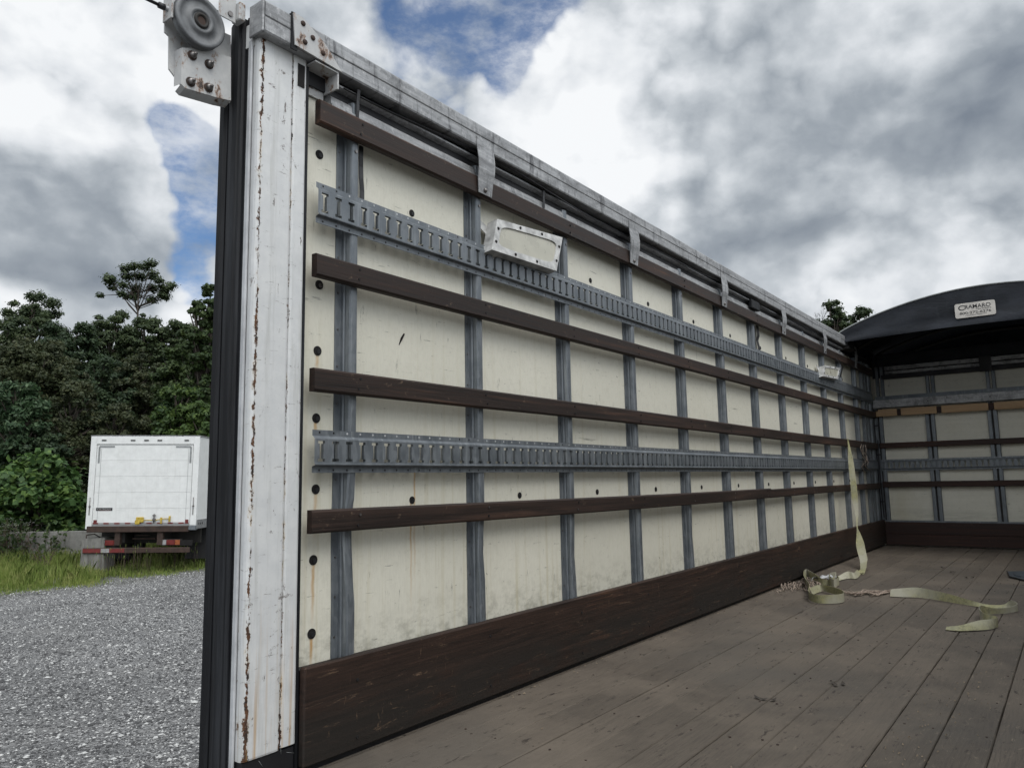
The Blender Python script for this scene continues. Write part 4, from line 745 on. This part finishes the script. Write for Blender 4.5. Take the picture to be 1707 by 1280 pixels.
# ================================================================== BOX TRUCK
ux=Vector((.6525,-.7578,0)); BT=empty('box_truck',(8.67,15.0,GZ),math.atan2(ux.y,ux.x)); BT.rotation_euler=(0,math.radians(.9),BT.rotation_euler[2])
tag(BT,'white box truck parked in tall grass with closed roll-up rear door','truck')
def tp(mb,name,parent=BT,label=None):
    o=mb.build(name,None,origin=np.array(mb.v).mean(0)); o.parent=parent
    off=Vector((0,0,0)); p=parent
    while p is not BT: off+=p.location; p=p.parent
    o.location=o.location-off
    if label:o['label']=label
    return o
W2=1.185; ZB,ZT=1.0,3.04
m=MB(); m.box((-W2,.03,ZB),(W2,6.2,ZT-.02),'white_paint'); m.box((-W2-.012,.0,ZT-.03),(W2+.012,6.22,ZT),'aluminium'); m.box((W2,.03,ZB-.04),(W2+.012,6.2,ZB+.16),'aluminium',.002)
for k in range(3): m.disc((W2+.013,.15+k*.12,ZB+.07),.025,'x',.004,'dark_hole',10)
tp(m,'cargo_box')
fr=MB(); fr.box((-W2,-.02,ZB-.03),(-W2+.13,.029,ZT-.031),'white_paint',.006); fr.box((W2-.13,-.02,ZB+.04),(W2,.029,ZT-.031),'white_paint',.006); fr.box((-W2+.131,-.018,ZT-.20),(W2-.131,.029,ZT-.031),'white_paint',.005)
for s in(-1,1):
    x=s*(W2-.07); fr.tube([(x,-.03,ZB+.28),(x,-.03,ZB+.66)],.008,'steel_bolt',6); fr.box((x-.02,-.035,ZB+.45),(x+.02,-.021,ZB+.48),'steel_bolt')
fr.tube([(W2-.1315,-.008,ZB+.1),(W2-.1315,-.008,ZT-.22)],.005,'rusty_steel',5)
frame=tp(fr,'door_frame')
for x in (-.90,-.27,.02,.31,.90): m=MB(); m.box((x-.05,-.034,ZT-.125),(x+.05,-.0205,ZT-.10),'dark_hole',.004); tp(m,'marker_light',frame)
m=MB(); z=ZB+.06; H=(ZT-.21-z)/5
for k in range(5): m.box((-W2+.135,.0,z+k*H+.0012),(W2-.135,.028,z+(k+1)*H-.0012),'white_paint',.004)
for s in(-1,1): m.box((s*(W2-.235)-.003,-.0025,z+.06),(s*(W2-.235)+.003,-.0005,ZT-.3),'grey_tape')
for s in(-1,1):
    xo=s*(W2-.19); m.box((xo-.02,-.006,ZT-.62),(xo+.02,-.0028,ZT-.26),'grey_tape'); m.box((min(xo,xo-s*.33),-.0065,ZT-.275),(max(xo,xo-s*.33),-.003,ZT-.235),'grey_tape')
for k in range(5):
    for q in (-.5,.5): m.box((q-.035,-.003,z+(k+1)*H-.03),(q+.035,-.0003,z+(k+1)*H-.012),'white_paint') if k<4 else None
door=tp(m,'roll_up_door')
m=MB(); xs=np.linspace(-W2+.15,W2-.15,19)
for i,(a,b) in enumerate(zip(xs[:-1],xs[1:])): m.box((a,-.008,z+.015),(b,-.004,z+.05),'red_tape' if i%2==0 else 'white_tape')
for s in(-1,1): xo=s*(W2-.20); m.box((xo-.035,-.012,z+.02),(xo+.035,-.0085,z+.11),'red_tape')
tp(m,'reflective_tape',door)
m=MB(); m.box((-W2+.2,-.005,z+.31),(-W2+.55,-.0015,z+.375),'ink'); text_into(m,'MORGAN',(-W2+.26,-.0062,z+.325),(1,0,0),(0,0,1),.034,'white_tape',.26); m.box((-W2+.26,-.0062,z+.313),(-W2+.52,-.0055,z+.319),'red_tape'); m.disc((-W2+.23,-.006,z+.343),.012,'y',.002,'white_tape',6); tp(m,'badge',door)
m=MB()
m.box((-.10,-.05,z+.05),(.06,-.005,z+.17),'yellow_paint',.01); m.box((-.12,-.055,z+.01),(-.02,-.007,z+.10),'yellow_paint',.01); m.tube([(.06,-.03,z+.1),(.30,-.03,z+.1),(.5,-.03,z+.13),(.62,-.03,z+.13)],.01,'yellow_paint',6); m.box((.42,-.05,z+.02),(.455,-.01,z+.16),'yellow_paint',.005); m.box((.60,-.05,z+.06),(.635,-.01,z+.19),'yellow_paint',.005); m.tube([(.28,-.03,z+.04),(.28,-.03,z+.24)],.012,'steel_bolt',6); m.box((.25,-.05,z+.08),(.32,-.01,z+.14),'steel_bolt',.01); m.box((.25,-.045,z+.19),(.31,-.01,z+.215),'steel_bolt')
tp(m,'door_latch',door)
m=MB(); m.box((-W2+.04,-.04,ZB-.10),(W2-.15,.1,ZB+.035),'rusty_steel',.01); m.box((W2-.15,-.03,ZB-.06),(W2+.005,.1,ZB+.035),'galvanised_steel',.005); tp(m,'rear_sill')
m=MB(); m.box((-.55,.0,.62),(-.44,.12,.90),'rusty_steel'); m.box((.36,.0,.62),(.48,.12,.90),'rusty_steel'); m.box((-.5,.12,.66),(-.38,6.2,.9),'dark_steel'); m.box((.34,.13,.66),(.45,6.2,.9),'dark_steel'); m.box((-1.1,.6,.62),(1.1,.68,.95),'dark_steel'); m.box((-1.1,1.5,.55),(1.1,1.6,.99),'black'); m.box((-.3,.3,.72),(.2,.34,.75),'rusty_steel'); m.box((-.2,.25,.80),(.1,.28,.82),'rusty_steel'); tp(m,'chassis')
m=MB(); m.box((-W2,-.06,.45),(W2-.1,.02,.565),'rusty_steel',.01); 
for a,b,c3 in ((-W2+.0,-.80,'red_tape'),(-.80,-.62,'white_tape'),(-.62,-.30,'red_tape')): m.box((a+.001,-.063,.465),(b-.001,-.0605,.55),c3)
tp(m,'bumper')
for s,c3 in ((-1,'red_lens'),(1,'red_lens')):
    m=MB(); xo=s*.66; m.box((xo-.22,.03,.60),(xo+.22,.08,.74),'dark_steel',.006); m.box((xo-.1,.015,.615),(xo+.08,.029,.725),'red_lens',.004); m.box((xo+.085,.015,.615),(xo+.19,.029,.725),'amber_lens' if s>0 else 'red_lens',.004); m.box((xo-.21,.015,.615),(xo-.105,.029,.725),'white_tape',.004); tp(m,'tail_light')
m=MB(); m.box((.78,.02,.60),(1.12,.028,.72),'dark_hole'); text_into(m,'TRAIL',(.80,.017,.62),(1,0,0),(0,0,1),.08,'grey_tape',.3) if False else None; tp(m,'number_bracket')
for s in(-1,1):
    for q in (0,1):
        x=s*(.78+.24*q) ; m=MB(); m.lathe((x,1.6,.46),[(-.09,.1),(-.03,.12),(-.06,.26),(-.1,.275),(.1,.275),(.06,.26),(.03,.12),(.09,.1)],'x','rim_steel',28); w0=tp(m,'wheel'); tp(wheel(None,x,1.6,.46,.46,.22,'x'),'tyre',w0)
    m=MB(); m.box((s*.9-.27,1.0,.22),(s*.9+.27,1.012,.95),'tyre_rubber'); tp(m,'mud_flap')
m=MB(); m.box((-1.0,6.3,.5),(1.0,8.2,2.3),'white_paint',.15); tp(m,'cab')
# ================================================================== BARRIERS
def jersey(a,b,name,label,h=.83):
    a=Vector((*a,0));b=Vector((*b,0)); d=(b-a); L=d.length; rz=math.atan2(d.y,d.x)
    m=MB(); m.prism([(-.30,0),(.30,0),(.30,.07),(.12,.32),(.075,h-.01),(.065,h),(-.065,h),(-.075,h-.01),(-.12,.32),(-.30,.07)],0,L,'x','concrete'); o=m.build(name); o.location=(a.x,a.y,GZ); o.rotation_euler=(0,0,rz); tag(o,label,'barrier'); return o
a,b=[Vector(p) for p in WALLB]; d=(b-a).normalized()
jersey(a,a+d*3.0,'concrete_barrier','long weathered concrete barrier left of the white truck, in front of the leafy shrub')
m=MB(); m.prism([(-.27,0),(.24,0),(.24,.1),(.21,.76),(.19,.79),(-.2,.79),(-.24,.76),(-.27,.1)],0,.55,'y','concrete'); m.tube([(-.18,.05,.79),(-.18,.05,.86),(-.08,.2,.87),(.0,.3,.79)],.012,'rusty_steel',6); o=m.build('concrete_barrier'); o.location=(8.02,15.72,GZ); o.rotation_euler=(0,0,-.85); tag(o,'short concrete barrier end standing at the left rear corner of the truck, behind its bumper','barrier')
# ================================================================== VEGETATION
def fast_mesh(name,V,nper,mats,smooth=False,midx=None,extra=None):
    # V: (n*nper,3) polygons of nper corners each
    n=len(V)//nper; me=bpy.data.meshes.new(name); me.vertices.add(len(V)); me.vertices.foreach_set('co',V.astype(np.float32).ravel())
    me.loops.add(len(V)); me.loops.foreach_set('vertex_index',np.arange(len(V),dtype=np.int32)); me.polygons.add(n)
    me.polygons.foreach_set('loop_start',np.arange(0,len(V),nper,dtype=np.int32)); me.polygons.foreach_set('loop_total',np.full(n,nper,dtype=np.int32))
    for mm in mats: me.materials.append(MATS[mm])
    if midx is not None: me.polygons.foreach_set('material_index',midx.astype(np.int32))
    me.update(calc_edges=True); return me
def leaves(P,Nrm,size,elong=1.6):
    n=len(P); a=rng.normal(size=(n,3)); a-=Nrm*(a*Nrm).sum(1)[:,None]; a/=np.linalg.norm(a,axis=1)[:,None]+1e-9; b=np.cross(Nrm,a); s=(size*rng.uniform(.6,1.35,n))[:,None]
    A=a*s*elong*.5; B=b*s*.5
    return np.stack([P-A,P-A*.1+B,P+A,P-A*.1-B],1).reshape(-1,3)
def crown_points(cx,cy,zb,zt,r,n,shape,nclump):
    H=zt-zb; cl=[]
    while len(cl)<nclump:
        u=rng.uniform(-1,1,3)
        if shape=='umbrella': ok=(u[0]**2+u[1]**2)<1 and u[2]>-.55+.2*rng.random()+.3*(1-(u[0]**2+u[1]**2)) and (u[0]**2+u[1]**2)+max(0,u[2])**2*1.1<1.0
        else: ok=np.linalg.norm(u*np.array([1,1,.95]))<1 
        if ok: cl.append(u)
    cl=np.array(cl); c=np.array([cx,cy,(zb+zt)/2])+cl*np.array([r,r,H/2])*.88
    rad=rng.uniform(.35,1.3,nclump)*r*(1.0/ nclump**.36)
    which=rng.choice(nclump,n,p=(rad**2/np.sum(rad**2))); d=rng.normal(size=(n,3)); d/=np.linalg.norm(d,axis=1)[:,None]; rr=np.abs(rng.normal(.62,.33,n))
    off=d*rr[:,None]*rad[which][:,None]*np.array([1.25,1.25,.75]); P=c[which]+off
    nr=d*.6+np.array([0,0,.7])+rng.normal(size=(n,3))*.5; nr/=np.linalg.norm(nr,axis=1)[:,None]
    return P,nr,c,rad
COL={0:'leaf_dark',1:'leaf_dark',2:'leaf_blue',3:'leaf_brown',4:'leaf_mid',5:'leaf_fern',6:'leaf_fresh',7:'leaf_bush'}
def ground_z(x,y):
    d=(Vector((x,y))-A2).dot(v_); return GZ-.05+max(0,(d-6))*.16 if d>2.5 else GZ
A2=Vector((8.7,17.5))
def tree(nm,x,y,zt,zb,r,leaf,col,label,cat,group,name='broadleaf_tree'):
    gz=ground_z(x,y); t=empty(name,(x,y,gz)); tag(t,label,cat,group)
    H=zt-zb; shape='umbrella' if nm=='umbrella' else 'round'
    n=int({'umbrella':15000,'back':30000,'fern':15000,'green':17000,'bush':8500,'rtree':13000}[nm]*max(.6,min(1.6,(r*H)/6)))
    nc={'umbrella':70,'back':170,'fern':70,'green':110,'bush':45,'rtree':80}[nm]
    P,N_,cc,rad=crown_points(x,y,zb,zt,r,n,shape,nc)
    if nm=='umbrella':      # flat ragged sprays of foliage, each on its own limb
        cc=np.array(UMB)[:,:3]; cc=cc+np.stack([rng.normal(0,.45,len(cc)),rng.normal(0,.45,len(cc)),np.zeros(len(cc))],1); rad=np.array(UMB)[:,3]; n=9500
        which=rng.choice(len(cc),n,p=rad**2/np.sum(rad**2)); d=rng.normal(size=(n,3)); P=cc[which]+d*rad[which][:,None]*np.array([.55,.55,.30]); N_=d*.3+np.array([0,0,.8]); N_/=np.linalg.norm(N_,axis=1)[:,None]
    if nm in('back','green','fern'):      # lower skirts so that the edge of the wood closes towards the ground
        P2,N2,c2,_=crown_points(x,y,max(gz,zb-3.),zb+.8,r*1.05,int(n*.5),'round',24); P=np.vstack([P,P2]);N_=np.vstack([N_,N2])
    if nm in('back','umbrella','rtree','green'):   # loose outer sprays
        k=int(n*.12); j=rng.integers(0,len(cc),k); d=rng.normal(size=(k,3)); d/=np.linalg.norm(d,axis=1)[:,None]; d[:,2]=np.abs(d[:,2])*.8
        P=np.vstack([P,cc[j]+d*rad[j][:,None]*rng.uniform(1.,1.5,k)[:,None]]); N_=np.vstack([N_,d])
    V=leaves(P,N_,leaf*(.62 if nm!='bush' else .8),2.6 if nm=='fern' else (1.15 if nm=='bush' else 1.7)); V-=np.array([x,y,gz]); V[:,2]=np.maximum(V[:,2],.02)
    me=fast_mesh('crown',V,4,[COL[col]]); o=bpy.data.objects.new('crown',me); C.objects.link(o); o.parent=t
    m=MB(); o3=Vector((x,y,gz)); top=Vector((x+random.uniform(-.2,.2),y,zt-H*(.3 if shape!='umbrella' else .62))); base=o3
    br=(.07+.012*(zt-gz))*(.6 if shape=='umbrella' else 1); mid=base.lerp(top,.5)+Vector((random.uniform(-.2,.2),random.uniform(-.2,.2),0)); m.tube([base,mid,top],[br*1.3,br*.8,br*.25],'bark',8)
    for k in range(0,len(cc),2 if shape!='umbrella' else 1):
        e=Vector(cc[k]); s=base.lerp(top,min(1,max(.25,(e.z-gz-rad[k])/(top.z-gz)*.85))); 
        if e.z<s.z: s=base.lerp(top,max(.1,(e.z-gz)/(top.z-gz)*.8))
        if shape=='umbrella': s=base.lerp(top,random.uniform(.86,1.)); 
        m.tube([s,s.lerp(e,.5)+Vector((0,0,-.1*H*.3)),e],[br*(.4 if shape!='umbrella' else .16),br*.22,br*.07],'bark',5)
    v=np.array(m.v)-np.array([x,y,gz]); m.v=[tuple(q) for q in v]; m.build('trunk',t); return t
TL=TREE_LABELS
for k,(nm,x,y,zt,zb,r,leaf,col) in enumerate(TREES):
    t=tree(nm,x,y,zt,zb,r,leaf,col,TL[k][0],'shrub' if nm=='bush' else 'tree',TL[k][1],TL[k][2])
# the rest of the wood on either side, out of view from here: one mass
Ps=[];Ns=[];tm=MB()
for i in range(44):
    sp=(13+(i//2)*2.3) if i<32 else -(10+(i-32)*2.4)
    q=Vector((15.,33.))+u*sp+v_*(random.uniform(-4,-1) if i%2 else random.uniform(2,6)); gz=ground_z(q.x,q.y); h=random.uniform(6.,7.6) if i%2 else random.uniform(8,10.5)
    if i>=8 and i<32 and i%2==0: h*=.8
    P,N_,cc,_=crown_points(q.x,q.y,gz+.4,gz+h,random.uniform(2.,2.9),6500,'round',70); Ps.append(P);Ns.append(N_)
    tm.tube([(q.x,q.y,gz),(q.x,q.y,gz+h*.7)],[.16,.05],'bark',6)
P=np.vstack(Ps);N_=np.vstack(Ns); V=leaves(P,N_,.13,1.6)
nb=len(tm.f); me=fast_mesh('wood',V,4,['leaf_dark','leaf_mid','leaf_blue'],midx=np.repeat(rng.integers(0,3,44),6500)); wo=bpy.data.objects.new('wood',me); C.objects.link(wo); kind(wo,'stuff'); tag(wo,'dense dark wood continuing along the yard behind the trailer wall','wood')
kind(tm.build('trunks',wo),'stuff')
# bare twiggy tree
m=MB(); bx,by,bz=BARE; base=Vector((bx,by,GZ))
def twig(p,d,l,r,lv):
    q=p+d*l; m.tube([p,p.lerp(q,.5)+Vector((random.gauss(0,.03),random.gauss(0,.03),0))*l,q],[r,r*.8,r*.55],'bark',5)
    if lv>0:
        for k in range(3): e=(d+Vector((random.gauss(0,.38),random.gauss(0,.38),random.gauss(.05,.25)))).normalized(); twig(q,e,l*random.uniform(.55,.8),r*.55,lv-1)
twig(base,Vector((0,0,1)),6.6,.09,0); twig(base+Vector((0,0,6.6)),Vector((0,0,1)),1.2,.05,4); bt=m.build('bare_tree',None,origin=tuple(base)); tag(bt,'leafless twiggy treetop left of the dark tree beside the black tarp hood','tree')
# loose stones over the yard
N=120000; ry=rng.uniform(2.2,14.2,N); rx=np.where(rng.random(N)<.8,(.46+rng.uniform(-.30,.36,N))*(ry+1.76)+.5,rng.uniform(-4,14,N)); gedge=np.interp(rx,[p[0] for p in GEDGE],[p[1] for p in GEDGE]); k=(ry<gedge+.3)&(((ry>.4)&(rx>-4))); rx,ry=rx[k],ry[k]; N=len(rx)
sz=rng.gamma(3.,.0020,N)+.002; off=np.array([[1,0,0],[0,1,0],[-1,0,0],[0,-1,0],[0,0,.75],[0,0,-.4]]); th=rng.uniform(0,6.28,N); cs,sn=np.cos(th),np.sin(th)
L=off[None]*(1+rng.uniform(-.35,.35,(N,6,1)))*sz[:,None,None]*np.stack([np.ones(N)*1.25,np.ones(N)*.85,rng.uniform(.6,1.1,N)],1)[:,None,:]
Q=np.stack([L[...,0]*cs[:,None]-L[...,1]*sn[:,None]+rx[:,None],L[...,0]*sn[:,None]+L[...,1]*cs[:,None]+ry[:,None],L[...,2]+GZ+sz[:,None]*.25],2)
tri=np.array([[0,1,4],[1,2,4],[2,3,4],[3,0,4],[1,0,5],[2,1,5],[3,2,5],[0,3,5]][:4]); V=Q[:,tri].reshape(-1,3)
o=bpy.data.objects.new('loose_stones',fast_mesh('loose_stones',V,3,['stone_dark','stone_mid','stone_pale'],midx=np.repeat(rng.choice(3,N,p=[.38,.40,.22]),4))); C.objects.link(o); kind(o,'stuff'); tag(o,'loose grey crushed stones covering the gravel yard','gravel')
# grass
def grass(n,x0,x1,y0f,y1,hmin,hmax,wd,name,label):
    xs=rng.uniform(x0,x1,n); t=rng.random(n); ge=np.array(GEDGE); yb=np.interp(xs,ge[:,0],ge[:,1])+rng.normal(0,.16,n)+.12*np.sin(xs*4.1)+.1*np.sin(xs*9.7)
    ys=yb+(y1-yb)*t; dens=np.sin(xs*2.3+ys*1.7)+np.sin(xs*5.1-ys*3.3)*.7+rng.normal(0,.5,n); k=(dens>-.75)&((ys-yb)>0); xs,ys,yb=xs[k],ys[k],yb[k]; n=len(xs)
    edge=np.clip((ys-yb)/1.2,.22,1); h=rng.uniform(hmin,hmax,n)*edge*(1+.45*np.sin(xs*1.9+ys*1.3)); a=rng.uniform(0,6.28,n); la=rng.uniform(0,6.28,n); ln=rng.uniform(.05,.5,n)*h
    B=np.stack([xs,ys,np.full(n,GZ)],1); s=np.stack([np.cos(a),np.sin(a),np.zeros(n)],1)*(wd*rng.uniform(.6,1.4,n))[:,None]; L=np.stack([np.cos(la)*ln,np.sin(la)*ln,h],1); Mi=np.stack([np.cos(la)*ln*.25,np.sin(la)*ln*.25,h*.6],1)
    V=np.stack([B-s,B+s,B+Mi+s*.8,B+L,B+Mi-s*.8],1).reshape(-1,3); me=fast_mesh(name,V,5,['grass_blade']); o=bpy.data.objects.new(name,me); C.objects.link(o); kind(o,'stuff'); tag(o,label,'grass')
grass(64000,3.,13.5,0,19.6,.10,.36,.006,'tall_grass','tall yellow green grass growing around the truck and barrier')
m=MB()
for k in range(90):
    x=random.uniform(7.6,10.5); y=random.uniform(14.3,15.4); h=random.uniform(.3,.62); p=Vector((x,y,GZ)); q=p+Vector((random.gauss(0,.05),random.gauss(0,.05),h)); m.tube([p,q],[.003,.0015],'dry_stalk',4); m.tube([q,q+Vector((0,0,.07))],[.006,.002],'grass_blade',5)
o=kind(m.build('seed_heads'),'stuff'); tag(o,'thin grass stalks with pale seed heads in front of the truck','grass')
# dry weed stalks
m=MB(); s=Vector(STALK)
for dx,dy,h in ((-.25,.3,.9),(.05,.05,.45),(.14,-.2,.62),(-.1,.12,.7)):
    q=s+Vector((dx,dy,h)); m.tube([s,s.lerp(q,.5)+Vector((.02,0,0)),q],[.009,.007,.003],'dry_stalk',6)
    for k in range(14): p=s.lerp(q,.3+.7*k/14); m.tube([p,p+Vector((random.gauss(0,.05),random.gauss(0,.05),.05))],[.004,.006],'dry_stalk',5)
o=m.build('dry_weed',None,origin=tuple(s)); tag(o,'dark dried weed stalks leaning in the grass before the barrier','weed')
fl=['white flowered weed at the left end of the concrete barrier','tall white flowered weed sprouting over the barrier top at its left','white flowered weed at the very left edge beyond the barrier','small white flowered weed above the middle of the barrier']
for k,(x,y,z) in enumerate(FLOWERP):
    r=empty('flowering_weed',(x,y,GZ)); tag(r,fl[k],'weed','white flowered weeds'); m=MB(); f=MB(); lf=[]
    for q in range(16 if k<3 else 7):
        e=Vector((random.gauss(0,.16),random.gauss(0,.16),(z-GZ)*random.uniform(.7,1.1))); m.tube([(0,0,0),e*.5+Vector((0,0,.1)),e],[.006,.004,.002],'dry_stalk',4)
        for w2 in range(9):
            p=e+Vector((random.gauss(0,.05),random.gauss(0,.05),random.gauss(0,.012))); f.add([p,p+Vector((.016,0,.004)),p+Vector((.016,.016,0)),p+Vector((0,.016,.004))],[(0,1,2,3)],'petal')
    m.build('stem',r); kind(f.build('flower_heads',r),'stuff')
    P=rng.normal(size=(160,3))*np.array([.2,.2,.3])+np.array([0,0,(z-GZ)*.55]); Nn=rng.normal(size=(160,3)); Nn/=np.linalg.norm(Nn,axis=1)[:,None]; V=leaves(P,Nn,.06,2.); V[:,2]=np.maximum(V[:,2],.01); o=bpy.data.objects.new('leaves',fast_mesh('leaves',V,4,['leaf_mid'])); C.objects.link(o); o.parent=r
